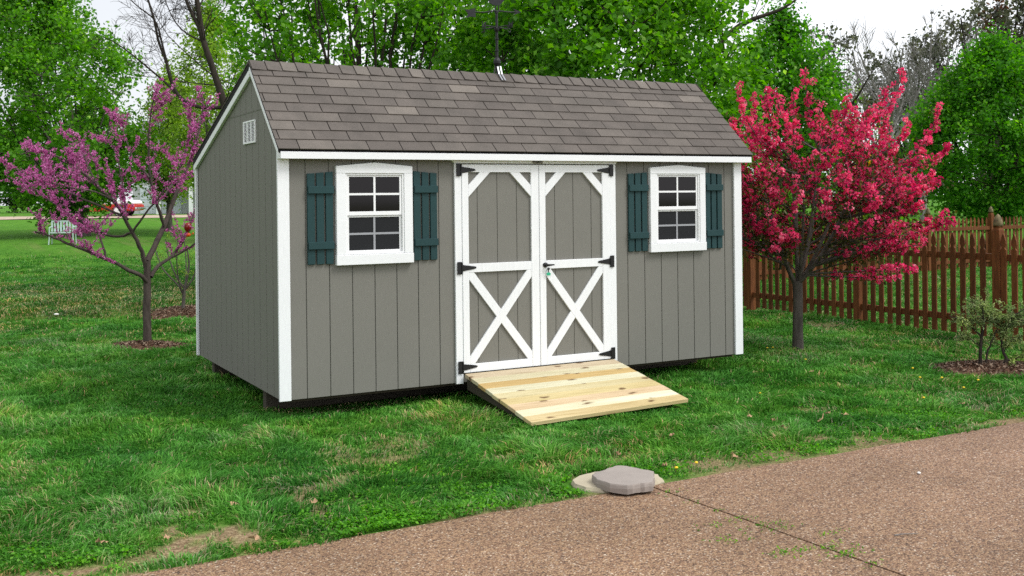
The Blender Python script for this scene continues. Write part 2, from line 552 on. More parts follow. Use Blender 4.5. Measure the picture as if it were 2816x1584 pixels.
M['mulch'] = plain('brown_bark_mulch', (0.105, 0.058, 0.038), 0.95, 0, 0.1, 0.55, 28)
M['chip'] = foliage('mulch_chips', [(0, (0.05, 0.028, 0.018)), (0.6, (0.14, 0.08, 0.052)), (1, (0.34, 0.26, 0.19))], 0.0, patch_amt=0)
M['stone'] = painted('mauve_grey_flagstone', (0.300, 0.262, 0.235), 0.2, 0.85, (1, 1, 3), 0.5, 9)
M['pale_stone'] = painted('pale_tan_flagstone', (0.44, 0.385, 0.28), 0.18, 0.9, (1, 1, 1), 0.6, 9)
M['dry_leaf'] = plain('dry_tan_leaf', (0.42, 0.27, 0.16), 0.8, 0, 0.2, 0.35, 40)
M['yellow'] = plain('yellow_petals', (0.75, 0.52, 0.01), 0.6)

M['bark'] = bark('grey_brown_bark', (0.100, 0.088, 0.076))
M['bark_dark'] = bark('dark_bark', (0.040, 0.032, 0.026))
M['bark_grey'] = bark('pale_grey_bark', (0.20, 0.185, 0.175))
M['bark_bud'] = bark('grey_brown_smooth_bark', (0.075, 0.060, 0.052), 20)
M['bark_black'] = bark('near_black_bark', (0.026, 0.021, 0.018))
M['leaf_mid'] = foliage('fresh_green_leaves', [(0, (0.050, 0.170, 0.016)), (0.5, (0.115, 0.315, 0.032)), (0.85, (0.220, 0.470, 0.062)), (1, (0.390, 0.640, 0.140))], 0.5)
M['leaf_left'] = foliage('deep_green_leaves', [(0, (0.060, 0.190, 0.020)), (0.5, (0.125, 0.330, 0.038)), (0.85, (0.225, 0.450, 0.070)), (1, (0.380, 0.600, 0.150))], 0.5, 0.8)
M['leaf_pear'] = foliage('dense_green_leaves', [(0, (0.036, 0.150, 0.015)), (0.5, (0.080, 0.265, 0.028)), (0.9, (0.170, 0.400, 0.052)), (1, (0.300, 0.550, 0.110))], 0.5, 1.0)
M['leaf_light'] = foliage('young_yellow_green_leaves', [(0, (0.130, 0.240, 0.035)), (0.5, (0.250, 0.400, 0.070)), (1, (0.420, 0.580, 0.140))], 0.5, 0.7)
M['leaf_far'] = foliage('far_tree_leaves', [(0, (0.030, 0.075, 0.022)), (0.5, (0.055, 0.115, 0.030)), (1, (0.100, 0.165, 0.050))], 0.3, 0.4)
M['leaf_olive'] = foliage('grey_olive_leaves', [(0, (0.070, 0.080, 0.065)), (0.6, (0.115, 0.125, 0.095)), (1, (0.17, 0.18, 0.14))], 0.3, 0.6)
M['leaf_rust'] = foliage('rust_red_buds', [(0, (0.10, 0.045, 0.03)), (1, (0.22, 0.09, 0.05))], 0.25, 0.6)
M['leaf_bronze'] = foliage('bronze_green_leaves', [(0, (0.028, 0.030, 0.010)), (0.6, (0.060, 0.060, 0.018)), (1, (0.10, 0.12, 0.030))], 0.3, 2)
M['clover'] = foliage('clover_leaves', [(0, (0.045, 0.18, 0.015)), (0.6, (0.095, 0.32, 0.025)), (1, (0.18, 0.44, 0.055))], 0.35, 2)
M['leaf_gold'] = foliage('golden_flowers', [(0, (0.36, 0.19, 0.01)), (1, (0.62, 0.36, 0.02))], 0.3, patch_amt=0)
M['leaf_sage'] = foliage('grey_green_narrow_leaves', [(0, (0.110, 0.180, 0.065)), (0.6, (0.240, 0.330, 0.140)), (1, (0.48, 0.54, 0.32))], 0.4, 3)
M['crab'] = foliage('crimson_pink_petals', [(0, (0.34, 0.014, 0.070)), (0.3, (0.62, 0.045, 0.145)), (0.65, (0.82, 0.115, 0.245)), (0.92, (0.90, 0.24, 0.36)), (1, (0.93, 0.42, 0.52))], 0.42, 2.5, 0.6, 0.2, (1, 1, 1))
M['redbud'] = foliage('magenta_mauve_petals', [(0, (0.30, 0.050, 0.19)), (0.5, (0.54, 0.145, 0.38)), (1, (0.74, 0.34, 0.60))], 0.42, 3, 0.6, 0.15, (1, 1, 1))
# ------------------------------------------------------------------ ground
BARE = [(-1.90, -2.88, 0.30, 0.10, 1.0), (-1.55, -2.84, 0.22, 0.07, 0.8), (-2.2, -2.82, 0.3, 0.1, 1.0), (-0.95, -1.77, 0.20, 0.10, 0.75), (-1.18, -0.89, 0.13, 0.08, 0.6),
        (0.05, -1.15, 0.17, 0.08, 0.65), (-0.38, -2.03, 0.22, 0.07, 0.75), (0.36, -1.59, 0.22, 0.09, 0.7), (0.95, -1.95, 0.24, 0.09, 0.7),
        (-0.55, -2.50, 0.10, 0.05, 0.6), (-0.05, -1.95, 0.13, 0.05, 0.75), (0.62, -1.2, 0.14, 0.06, 0.7), (0.75, -1.7, 0.12, 0.05, 0.7), (-2.0, -1.3, 0.12, 0.06, 0.6), (-1.72, -1.96, 0.13, 0.08, 0.7), (-2.05, -1.86, 0.18, 0.07, 0.8), (-1.24, -2.16, 0.22, 0.07, 0.7), (-1.05, -2.72, 0.14, 0.07, 0.7),
        (1.60, -2.38, 0.42, 0.14, 0.8), (2.15, -2.80, 0.36, 0.18, 0.85), (2.6, -2.86, 0.4, 0.13, 0.8), (1.15, -2.35, 0.25, 0.12, 0.6), (4.16, -1.79, 0.24, 0.16, 0.5), (5.36, -2.54, 0.25, 0.12, 0.65),
        (4.97, -2.97, 0.5, 0.09, 0.95), (0.16, -1.53, 0.22, 0.09, 0.6), (3.5, -2.98, 0.5, 0.08, 0.8), (-0.6, -1.2, 0.2, 0.08, 0.4), (8.2, 1.9, 0.35, 0.3, 0.55), (8.6, 2.4, 0.3, 0.4, 0.7), (8.8, 0.2, 0.3, 0.4, 0.6),
        (8.0, 0.0, 0.3, 0.2, 0.45), (-3.0, 2.5, 0.5, 0.3, 0.35), (-0.8, 7.6, 0.5, 0.3, 0.5), (-0.2, 7.2, 0.6, 0.25, 0.45), (6.2, -0.4, 0.3, 0.15, 0.4), (2.4, -3.0, 0.7, 0.07, 0.9), (0.3, -3.0, 0.6, 0.05, 0.7), (1.3, -3.02, 0.4, 0.05, 0.7)]


def masks(x, y):
    """dirt 0..1, straw 0..1 on the lawn"""
    n = vnoise(x, y, 0.16, 21) * 0.6 + vnoise(x, y, 0.06, 22) * 0.4
    dirt = np.zeros_like(n)
    for bx, by, rx, ry, s in BARE:
        d = np.sqrt(((x - bx) / rx) ** 2 + ((y - by) / ry) ** 2)
        dirt = np.maximum(dirt, s * sstep(1.35, 0.35, d + (n - 0.5) * 1.2))
    big = vnoise(x, y, 0.8, 23) * 0.5 + n * 0.5
    near_drive = sstep(-1.3, -2.9, y)
    fore = sstep(0.4, -1.6, y)
    dirt = np.maximum(dirt, sstep(0.60, 0.74, big + 0.03 * fore) * (0.25 + 0.30 * fore + 0.40 * near_drive))
    u, d = plan(x, y)
    left = sstep(-3.0, -4.4, u)
    straw = left * sstep(17.0, 17.8, d) * sstep(24.5, 20.5, d) * (1.0 + 0.7 * (big - 0.35))
    straw = np.maximum(straw, 0.5 * sstep(0.55, 0.75, vnoise(x, y, 1.3, 24)) * sstep(30, 12, d))
    return np.clip(dirt, 0, 1), np.clip(straw, 0, 1)


def axis_pts(lo, hi, step, far):
    c = np.arange(lo, hi + step / 2, step)
    g = [hi]; s = step
    while g[-1] < far: s *= 1.22; g.append(g[-1] + s)
    h = [lo]; s = step
    while h[-1] > -far: s *= 1.22; h.append(h[-1] - s)
    return np.concatenate([h[:0:-1], c, g[1:]])


gx = axis_pts(-6, 11, 0.075, 500)
gy = axis_pts(-3.02, 13, 0.075, 500)
gy = np.sort(np.concatenate([gy[gy > -3.03], [-3.035, -3.06, -3.3, -4, -5, -6, -8, -10, -14, -20, -40, -90, -250, -500]]))
X, Y = np.meshgrid(gx, gy)
Zg = ground_z(X, Y)
Zg = np.where(Y < -3.05, -0.12, np.where(Y < -3.03, 0.0, Zg))
dirt, straw = masks(X, Y)
nx, ny = len(gx), len(gy)
i, j = np.meshgrid(np.arange(nx - 1), np.arange(ny - 1))
a = (j * nx + i).ravel()
fq = np.stack([a, a + 1, a + nx + 1, a + nx], -1).ravel()
g = mesh_np('ground', np.stack([X, Y, Zg], -1).reshape(-1, 3), fq, np.full(len(a), 4), M['lawn'], None, {'dirt': dirt.ravel(), 'straw': straw.ravel()}, smooth=True)
tag(g, kind='structure')

# driveway: two slabs with an open joint between them
def slab(x0, x1, skew0, skew1):
    mb = MB()
    xs0 = [(x0 + skew0 * (-3.05 - y), y) for y in (-3.05, -4, -5, -6, -9, -16)]
    xs1 = [(x1 + skew1 * (-3.05 - y), y) for y in (-3.05, -4, -5, -6, -9, -16)]
    top = []
    rngd = random.Random(int(x0 * 10) + 5)
    n = int(min(abs(x1 - x0), 40) / 0.35)
    for k in range(1, n):
        f = k / n
        top.append((x0 + (x1 - x0) * f, -3.05 + rngd.uniform(-0.012, 0.012)))
    poly = [xs0[0]] + top + xs1 + xs0[:0:-1]
    mb.prism(poly, 2, -0.2, 0.004)
    return mb

tag(slab(-30, 1.478, 0.0, 0.055).build('driveway', M['drive']), kind='structure')
tag(slab(1.494, 40, 0.055, 0.0).build('driveway', M['drive']), kind='structure')
mb = MB(); mb.box(-3.4, 9.0, -3.0, -3.1, -0.1, -0.03)
mb = MB()
P0 = spot(-34, 70); 
far = MB()
pa = [spot(u, 62.5 + 0.02 * u) for u in np.arange(-46, -6, 2.0)]
pb = [spot(u, 67.5 + 0.02 * u) for u in np.arange(-46, -6, 2.0)]
vs = [(q[0], q[1], q[2] + 0.03) for q in pa] + [(q[0], q[1], q[2] + 0.03) for q in pb]
nn = len(pa)
far.add(vs, [(k, k + 1, nn + k + 1, nn + k) for k in range(nn - 1)])
tag(far.build('neighbour_drive', plain('pale_gravel', (0.42, 0.33, 0.26), 0.9, 0, 0.1, 0.25, 3)), kind='structure')


def mulch_bed(x, y, rx, ry, rz, hgt, seed):
    rng = np.random.default_rng(seed)
    nr, na = 9, 40
    v = []; fs = []
    for q in range(nr):
        for k in range(na):
            a = 2 * math.pi * k / na; f = q / (nr - 1)
            wob = 1 + 0.14 * math.sin(3 * a + seed) + 0.07 * math.sin(7 * a + 2 * seed) + rng.uniform(-0.05, 0.05)
            px = x + rx * f * wob * math.cos(a) * math.cos(rz) - ry * f * wob * math.sin(a) * math.sin(rz)
            py = y + rx * f * wob * math.cos(a) * math.sin(rz) + ry * f * wob * math.sin(a) * math.cos(rz)
            v.append((px, py, float(ground_z(px, py)) + 0.012 + hgt * (1 - f * f) + rng.uniform(-0.012, 0.012) * (1 if f < 0.95 else 0)))
    for q in range(nr - 1):
        for k in range(na):
            a = q * na + k; b = q * na + (k + 1) % na
            fs.append((a, a + na, b + na, b))
    o = MB().add(v, fs).build('mulch_bed', M['mulch'])
    tag(o, kind='structure')
    nchip = int(2400 * rx * ry * 3)
    a = rng.uniform(0, 2 * math.pi, nchip); f = rng.uniform(0, 1, nchip) ** 0.6 * 1.12
    px = x + rx * f * np.cos(a) * math.cos(rz) - ry * f * np.sin(a) * math.sin(rz)
    py = y + rx * f * np.cos(a) * math.sin(rz) + ry * f * np.sin(a) * math.cos(rz)
    pz = ground_z(px, py) + 0.02 + hgt * np.clip(1 - f * f, 0, 1) + rng.uniform(0, 0.012, nchip)
    c = leaves('mulch_chips', np.stack([px, py, pz], -1), 0.05, M['chip'], None, rng, up=0.9, width=0.3, fold=0.05)
    tag(c, kind='stuff')


MULCH = [(-0.12, 5.45, 0.50, 0.34), (7.15, -1.32, 0.68, 0.46), (1.17, 9.6, 0.55, 0.5)]
mulch_bed(-0.12, 5.45, 0.50, 0.34, -0.45, 0.05, 1)
mulch_bed(7.15, -1.32, 0.68, 0.46, -0.5, 0.06, 2)
mulch_bed(1.17, 9.6, 0.60, 0.5, -0.5, 0.05, 3)


# grass blades
def grass():
    rng = np.random.default_rng(11)
    nb = 1250000
    d = rng.uniform(0, 1, nb)
    d = (4.6 ** 0.55 + d * (34 ** 0.55 - 4.6 ** 0.55)) ** (1 / 0.55)
    u = rng.uniform(-1, 1, nb) * (d * 0.58 + 0.7)
    x = CAM[0] + R2[0] * u + F2[0] * d; y = CAM[1] + R2[1] * u + F2[1] * d
    edge = -3.055 + 0.16 * (vnoise(x, y * 0 + 3, 0.45, 31) - 0.42) + 0.06 * (vnoise(x, y * 0 + 3, 0.06, 32) - 0.5) + rng.normal(0, 0.012, nb)
    keep = y > edge
    keep &= ~((x > 0.5) & (x < 4.7) & (y > 0.55) & (y < 2.6))
    dirt, straw = masks(x, y)
    keep &= rng.uniform(0, 1, nb) > dirt * 1.0
    keep &= rng.uniform(0, 1, nb) > sstep(21, 34, d)
    pn = vnoise(x, y, 0.28, 33)
    keep &= rng.uniform(0, 1, nb) > 0.42 * (pn < 0.35)
    for mx_, my_, rx, ry in MULCH:
        ang = math.atan2(-0.48, 0.877)
        ex = (x - mx_) * math.cos(-ang) - (y - my_) * math.sin(-ang); ey = (x - mx_) * math.sin(-ang) + (y - my_) * math.cos(-ang)
        keep &= (ex / rx) ** 2 + (ey / ry) ** 2 > rng.uniform(0.6, 1.15, nb)
    keep &= ~(((x - 1.32) / 0.36) ** 2 + ((y + 2.87) / 0.235) ** 2 < 1)
    # the ramp lies on the grass
    keep &= ~((x > 1.62) & (x < 3.29) & (y > -1.20) & (y < 0.0) & (rng.uniform(0, 1, nb) < 0.995))
    x, y, d, dirt, straw, pn = [q[keep] for q in (x, y, d, dirt, straw, pn)]
    n = len(x)
    z = ground_z(x, y) - 0.004
    tuft = vnoise(x, y, 0.55, 34) * 0.55 + vnoise(x, y, 0.17, 35) * 0.45
    h = (0.024 + 0.110 * tuft ** 1.7) * rng.uniform(0.6, 1.35, n) * (1 - 0.55 * dirt)
    near = sstep(-2.5, -3.0, y)
    h *= 1 - 0.35 * near
    h = np.where((x > 1.6) & (x < 3.3) & (y < -1.15) & (y > -1.5), np.minimum(h, 0.075), h)
    h *= np.where(d > 17, 0.75, 1)
    under = (x > 0.15) & (x < 4.8) & (y > 0.2) & (y < 3.0)
    h = np.where(under, h * 0.5, h)
    wd = 0.0026 * (d / 6) ** 0.75 * rng.uniform(0.7, 1.4, n) * 1.35
    lie = vnoise(x, y, 0.45, 36) * 4 * math.pi
    az = lie + rng.normal(0, 0.9, n)
    lean = np.clip(rng.normal(0.75, 0.35, n), 0.05, 1.5)
    dx = np.cos(az); dy = np.sin(az)
    fa = rng.uniform(0, 2 * math.pi, n)
    sx_ = np.cos(fa); sy_ = np.sin(fa)
    base = np.stack([x, y, z], -1)
    side = np.stack([sx_, sy_, np.zeros(n)], -1) * wd[:, None]
    ld = np.stack([dx, dy, np.zeros(n)], -1)
    upv = np.array([0, 0, 1.0])
    mid = base + ld * (h * lean * 0.30)[:, None] + upv * (h * 0.62)[:, None]
    tip = base + ld * (h * lean * 0.95)[:, None] + upv * (h * (1.0 - 0.25 * lean))[:, None]
    v = np.stack([base - side, base + side, mid + side * 0.8, mid - side * 0.8, tip], 1)
    b = np.arange(n)[:, None] * 5
    f = np.concatenate([b + [[0, 1, 2, 3]], b + [[3, 2, 4]]], 1).ravel()
    rn = rng.uniform(0, 0.90, n)
    pal = vnoise(x, y, 0.9, 37)
    rn = np.clip(rn * 0.75 + (pal - 0.5) * 0.55 + (tuft - 0.5) * 0.25 + 0.1, 0, 0.93)
    rn = np.where(straw > 0.35, rn * (1 - 0.75 * straw), rn)
    st = rng.uniform(0, 1, n) < (0.03 + 0.28 * straw + 0.55 * dirt + 0.10 * near)
    rn = np.where(st, rng.uniform(0.90, 1.0, n), rn)
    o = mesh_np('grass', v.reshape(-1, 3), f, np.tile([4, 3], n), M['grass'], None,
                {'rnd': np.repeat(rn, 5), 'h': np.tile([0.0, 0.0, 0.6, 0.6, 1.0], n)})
    tag(o, 'tufted green lawn grass around the shed', 'grass', kind='stuff')

grass()


def sprouts():
    """weeds growing in the driveway joint and on the slab"""
    rng = np.random.default_rng(14)
    P = []
    for cx, cy, n, s in [(1.50, -3.25, 25, 0.03), (1.52, -3.9, 40, 0.05), (1.54, -4.05, 70, 0.06), (1.56, -4.15, 40, 0.05), (1.57, -4.5, 90, 0.05), (1.58, -4.62, 120, 0.05), (1.36, -4.45, 110, 0.05),
                         (1.22, -4.13, 60, 0.06), (1.30, -3.9, 30, 0.05), (1.75, -4.35, 40, 0.05), (1.5, -3.5, 18, 0.02), (1.52, -3.7, 18, 0.02), (1.585, -4.8, 30, 0.03)]:
        n = int(n * 0.5); q = rng.normal(0, s, (n, 2)); P.append(np.column_stack([q[:, 0] * 1.5 + cx, q[:, 1] * 0.6 + cy, rng.uniform(0.006, 0.02, n)]))
    q = len(P)
    o = leaves('driveway_weeds', np.concatenate(P), 0.022, M['leaf_mid'], None, rng, up=0.8, width=0.35, fold=0.1)
    tag(o, 'small green weeds sprouting along the driveway joint', 'weeds', kind='stuff')

sprouts()


def clover():
    rng = np.random.default_rng(15)
    n = 60000
    x = rng.uniform(-2.3, 6.0, n); y = -3.06 + rng.exponential(0.33, n)
    k = sstep(0.42, 0.62, vnoise(x, y, 0.5, 41) * 0.65 + vnoise(x, y, 0.12, 42) * 0.35 + 0.10 * np.exp(-((x - 0.6) / 0.9) ** 2) - 0.05)
    dirt, _ = masks(x, y)
    keep = (rng.uniform(0, 1, n) < k) & (rng.uniform(0, 1, n) > dirt) & (y < -1.6) & (y > -3.05 + 0.05 * (vnoise(x, x, 0.2, 43) - 0.3)) & ~(((x - 1.32) / 0.36) ** 2 + ((y + 2.87) / 0.235) ** 2 < 1) & (rng.uniform(0, 1, n) < np.where(x > 1.6, 0.45, 1.0))
    x, y = x[keep], y[keep]
    P = np.stack([x, y, ground_z(x, y) + rng.uniform(0.012, 0.042, len(x))], -1)
    o = leaves('clover', P, 0.020, M['clover'], None, rng, up=1.0, width=0.8, fold=0.1)
    tag(o, 'bright low clover spreading through the lawn beside the driveway', 'clover', kind='stuff')

clover()

# ------------------------------------------------------------------ the shed
W, D = 4.877, 3.05
RY, RZ = 0.798, 3.085          # ridge
EY, EZ = -0.106, 2.268         # front eave (top of shingles)
BY, BZ = 3.14, 2.298           # back eave
def roof_f(y): return EZ + (y - EY) * (RZ - EZ) / (RY - EY)
def roof_b(y): return RZ + (y - RY) * (BZ - RZ) / (BY - RY)
def roof_z(y): return roof_f(y) if y < RY else roof_b(y)

shed = tag(empty('garden_shed', (0, 0, 0)), 'grey wooden garden shed with white trim, green shutters and shingled roof', 'shed')

grv = [0.0] + [0.0148 + 0.2032 * k for k in range(1, 24)] + [W]
mb = MB()
for a, b in zip(grv[:-1], grv[1:]):
    if b - a < 0.02: continue
    mb.box(a + 0.0035, b - 0.0035, 0.0, 0.014, 0.2, 2.25)
mb.box(0.0, W, 0.009, 0.05, 0.203, 2.25)
o = mb.build('front_wall', M['siding'], shed, 0.0015)


def gable(x0, sgn, name):
    mb = MB()
    gs = [0.0] + [0.2213 + 0.2032 * k - 0.2032 for k in range(1, 16)] + [D]
    gs = [q for q in gs if 0 <= q <= D]
    sm = 2.647
    top = lambda y: roof_z(y) - 0.062
    for a, b in zip(gs[:-1], gs[1:]):
        if b - a < 0.02: continue
        a += 0.005; b -= 0.005
        ta, tb = top(a), top(b)
        lo = [(a, 0.2), (b, 0.2), (b, min(tb, sm - 0.003)), (a, min(ta, sm - 0.003))]
        def cross(zc):
            for q in np.linspace(a, b, 60):
                yield q
        # lower piece, clipped where the roof line passes below the seam
        ys = sorted(set([a, b] + [q for q in (EY + (sm + 0.062 - EZ) * (RY - EY) / (RZ - EZ), RY + (sm + 0.062 - RZ) * (BY - RY) / (BZ - RZ)) if a < q < b]))
        poly = [(a, 0.2), (b, 0.2)] + [(q, min(top(q), sm - 0.003)) for q in ys[::-1]]
        mb.prism(poly, 0, x0, x0 + sgn * 0.014)
        ys2 = sorted(set(ys + [q for q in (RY,) if a < q < b]))
        up = [(q, top(q)) for q in ys2 if top(q) > sm + 0.004]
        if len(up) >= 2:
            mb.prism([(up[0][0], sm + 0.003), (up[-1][0], sm + 0.003)] + up[::-1], 0, x0, x0 + sgn * 0.014)
        elif len(up) == 1: pass
    mb.prism([(0.02, 0.203), (D - 0.01, 0.203), (D - 0.01, top(D)), (RY, top(RY)), (0.02, top(0.02))], 0, x0 + sgn * 0.009, x0 + sgn * 0.05)
    # seam flashing
    y1 = EY + (sm + 0.062 - EZ) * (RY - EY) / (RZ - EZ); y2 = RY + (sm + 0.062 - RZ) * (BY - RY) / (BZ - RZ)
    mb.box(min(x0 - sgn * 0.003, x0 + sgn * 0.006), max(x0 - sgn * 0.003, x0 + sgn * 0.006), y1 + 0.03, y2 - 0.06, sm - 0.006, sm + 0.002)
    return mb.build(name, M['siding'], shed, 0.0015)

gable(0.0, 1, 'side_wall')
gable(W, -1, 'side_wall')
mb = MB(); mb.box(0.0, W, D - 0.03, D, 0.2, 2.25); mb.build('back_wall', M['siding'], shed)
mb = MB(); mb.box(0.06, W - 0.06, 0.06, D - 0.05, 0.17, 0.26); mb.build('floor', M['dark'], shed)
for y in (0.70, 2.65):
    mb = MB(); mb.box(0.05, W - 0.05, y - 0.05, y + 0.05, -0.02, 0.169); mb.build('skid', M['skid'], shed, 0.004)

# corner boards
mb = MB(); mb.prism([(-0.025, 0.197), (0.075, 0.197), (0.075, 2.2), (-0.025, 2.29)], 1, -0.025, -0.001); mb.build('corner_board', M['white_v'], shed, 0.003)
mb = MB(); mb.box(W - 0.075, W + 0.025, -0.025, -0.001, 0.197, 2.2); mb.build('corner_board', M['white_v'], shed, 0.003)
mb = MB(); mb.box(-0.025, 0.075, D + 0.001, D + 0.045, 0.197, 2.262); mb.build('corner_board', M['white_v'], shed, 0.003)
mb = MB(); mb.box(W - 0.075, W + 0.025, D + 0.001, D + 0.045, 0.197, 2.262); mb.build('corner_board', M['white_v'], shed, 0.003)

# roof
rx0, rx1 = -0.035, 4.990
roof = MB()
th = 0.050
roof.prism([(EY + 0.004, EZ - 0.012), (RY, RZ - 0.012), (BY - 0.004, BZ - 0.012), (BY - 0.012, BZ - 0.012 - th), (RY + 0.01, RZ - 0.012 - th * 1.15), (RY - 0.01, RZ - 0.030), (EY + 0.01, EZ - 0.026)], 0, rx0 + 0.004, rx1 - 0.004)
roof = roof.build('roof', M['deck'], shed)
rs = random.Random(4)
fd = Vector((0, RY - EY, RZ - EZ)); fl = fd.length; fd.normalize()
fn = Vector((0, -fd.z, fd.y))
sh = MB()
def slabq(mb, x0, x1, s0, s1, o, d, nrm, lo_h, hi_h, thk=0.005, jit=0.0):
    v = []
    for x in (x0, x1):
        for s, h in ((s0, lo_h), (s1, hi_h)):
            for q in (0, thk):
                p = Vector((x, o[0], o[1])) + d * s + nrm * (h - q)
                v.append((p.x, p.y, p.z))
    # order: x0s0t, x0s0b, x0s1t, x0s1b, x1...
    mb.add(v, [(0, 4, 6, 2), (1, 3, 7, 5), (0, 1, 5, 4), (2, 6, 7, 3), (0, 2, 3, 1), (4, 5, 7, 6)])
nc = 10
exp_ = fl / (nc - 0.35)
for c in range(nc):
    s0 = c * exp_; s1 = min(s0 + exp_ + 0.03, fl - 0.005)
    offx = (0.152 * (c % 2) + 0.03 * ((c * 7) % 5) / 5 + 0.18) % 0.305
    x = rx0 - 0.305 + offx
    while x < rx1:
        a, b = max(x, rx0), min(x + 0.305 - 0.008, rx1)
        if b - a > 0.015:
            r = rs.random()
            sh.rnd = 0.12 + 0.62 * r if rs.random() > 0.07 else 0.88 + 0.12 * r
            lift = rs.uniform(-0.0012, 0.002)
            slabq(sh, a, b, s0, s1, (EY, EZ), fd, fn, 0.011 + lift, 0.001, 0.009)
        x += 0.305
# back slope courses
bd = Vector((0, BY - RY, BZ - RZ)); bl = bd.length; bd.normalize(); bn = Vector((0, -bd.z, bd.y))
for c in range(19):
    s1 = bl - c * 0.128; s0 = max(s1 - 0.155, 0.01)
    x = rx0 - 0.305 + 0.152 * (c % 2)
    while x < rx1:
        a, b = max(x, rx0), min(x + 0.299, rx1)
        if b - a > 0.015:
            sh.rnd = 0.1 + 0.65 * rs.random()
            slabq(sh, a, b, s0, s1, (RY, RZ), bd, bn, 0.001, 0.009, 0.007)
        x += 0.305
sh.build('shingles', M['shingle'], roof)
cap = MB()
x = rx0; k = 0
while x < rx1 - 0.02:
    b = min(x + 0.139, rx1)
    cap.rnd = 0.15 + 0.6 * rs.random() if rs.random() > 0.15 else 0.95
    lift = rs.uniform(0, 0.003)
    for d_, n_ in ((-fd, fn), (bd, bn)):
        v = []
        for xx, hh in ((x + 0.006, 0.0195 + lift), (b, 0.012)):
            for s in (0.0, 0.128):
                for q in (0, 0.009):
                    pnt = Vector((xx, RY, RZ)) + d_ * s + (n_ if s else Vector((0, 0, 1))) * (hh - q)
                    v.append(tuple(pnt))
        fs = [(0, 4, 6, 2), (1, 3, 7, 5), (0, 1, 5, 4), (2, 6, 7, 3), (0, 2, 3, 1), (4, 5, 7, 6)]
        if d_ is bd: pass
        else: fs = [f[::-1] for f in fs]
        cap.add(v, fs)
    x += 0.139
cap.build('ridge_caps', M['shingle'], roof)

# fascia, soffit, rakes
mb = MB(); mb.box(-0.018, 4.972, -0.104, -0.084, 2.193, 2.2515); mb.build('fascia', M['white'], shed, 0.002)
mb = MB(); mb.box(-0.012, 4.966, -0.083, -0.002, 2.200, 2.212); mb.build('soffit', M['white'], shed)
mb = MB(); mb.prism([(-0.083, 2.194), (-0.026, 2.194), (0.02, 2.36), (-0.083, 2.262)], 0, -0.024, -0.002); mb.build('eave_return', M['white'], shed, 0.002)
mb = MB(); mb.prism([(-0.083, 2.194), (-0.0, 2.194), (0.02, 2.36), (-0.083, 2.262)], 0, W + 0.002, W + 0.1); mb.build('eave_return', M['white'], shed, 0.002)
for x0, x1 in ((-0.030, -0.002), (W + 0.002, W + 0.105)):
    mb = MB()
    q0, q1 = EY + 0.03, RY
    mb.prism([(q0, roof_f(q0) - 0.028), (q1 - 0.012, roof_f(q1 - 0.012) - 0.032), (q1 - 0.012, roof_f(q1 - 0.012) - 0.080), (q0, roof_f(q0) - 0.078)], 0, x0 - (0.004 if x0 < 0 else 0), x1)
    mb.build('rake_board', M['white'], shed, 0.002)
    mb = MB()
    q0, q1 = RY + 0.001, BY - 0.02
    mb.prism([(q0, roof_b(q0) - 0.046), (q1, roof_b(q1) - 0.046), (q1, roof_b(q1) - 0.130), (q0, roof_b(q0) - 0.130)], 0, x0, x1)
    mb.build('rake_board', M['white'], shed, 0.002)
mb = MB(); mb.box(-0.03, 4.98, BY - 0.03, BY - 0.012, BZ - 0.14, BZ - 0.05); mb.build('fascia', M['white'], shed)

# gable vent
mb = MB()
vy0, vy1, vz0, vz1 = 0.695, 1.095, 2.366, 2.570
vy0, vy1 = 0.695, 1.094
for a, b, c, d in ((vy0, vy1, vz0, vz0 + 0.014), (vy0, vy1, vz1 - 0.014, vz1), (vy0, vy0 + 0.022, vz0 + 0.014, vz1 - 0.014), (vy1 - 0.022, vy1, vz0 + 0.014, vz1 - 0.014)):
    mb.box(-0.014, 0.0, a, b, c, d)
for q in (0.82, 0.95): mb.box(-0.013, 0.0, q, q + 0.020, vz0 + 0.014, vz1 - 0.014)
vent = mb.build('gable_vent', M['vinyl'], shed, 0.001)
mb = MB()
for k in range(14):
    z = vz0 + 0.016 + k * 0.0125
    mb.prism([(-0.010, z), (-0.002, z + 0.006), (-0.002, z + 0.008), (-0.010, z + 0.0025)], 1, vy0 + 0.022, vy1 - 0.022)
mb.build('louvre', M['vinyl'], vent)
mb = MB(); mb.box(-0.0018, -0.0006, vy0 + 0.02, vy1 - 0.02, vz0 + 0.012, vz1 - 0.012); mb.build('vent_backing', M['black'], vent)


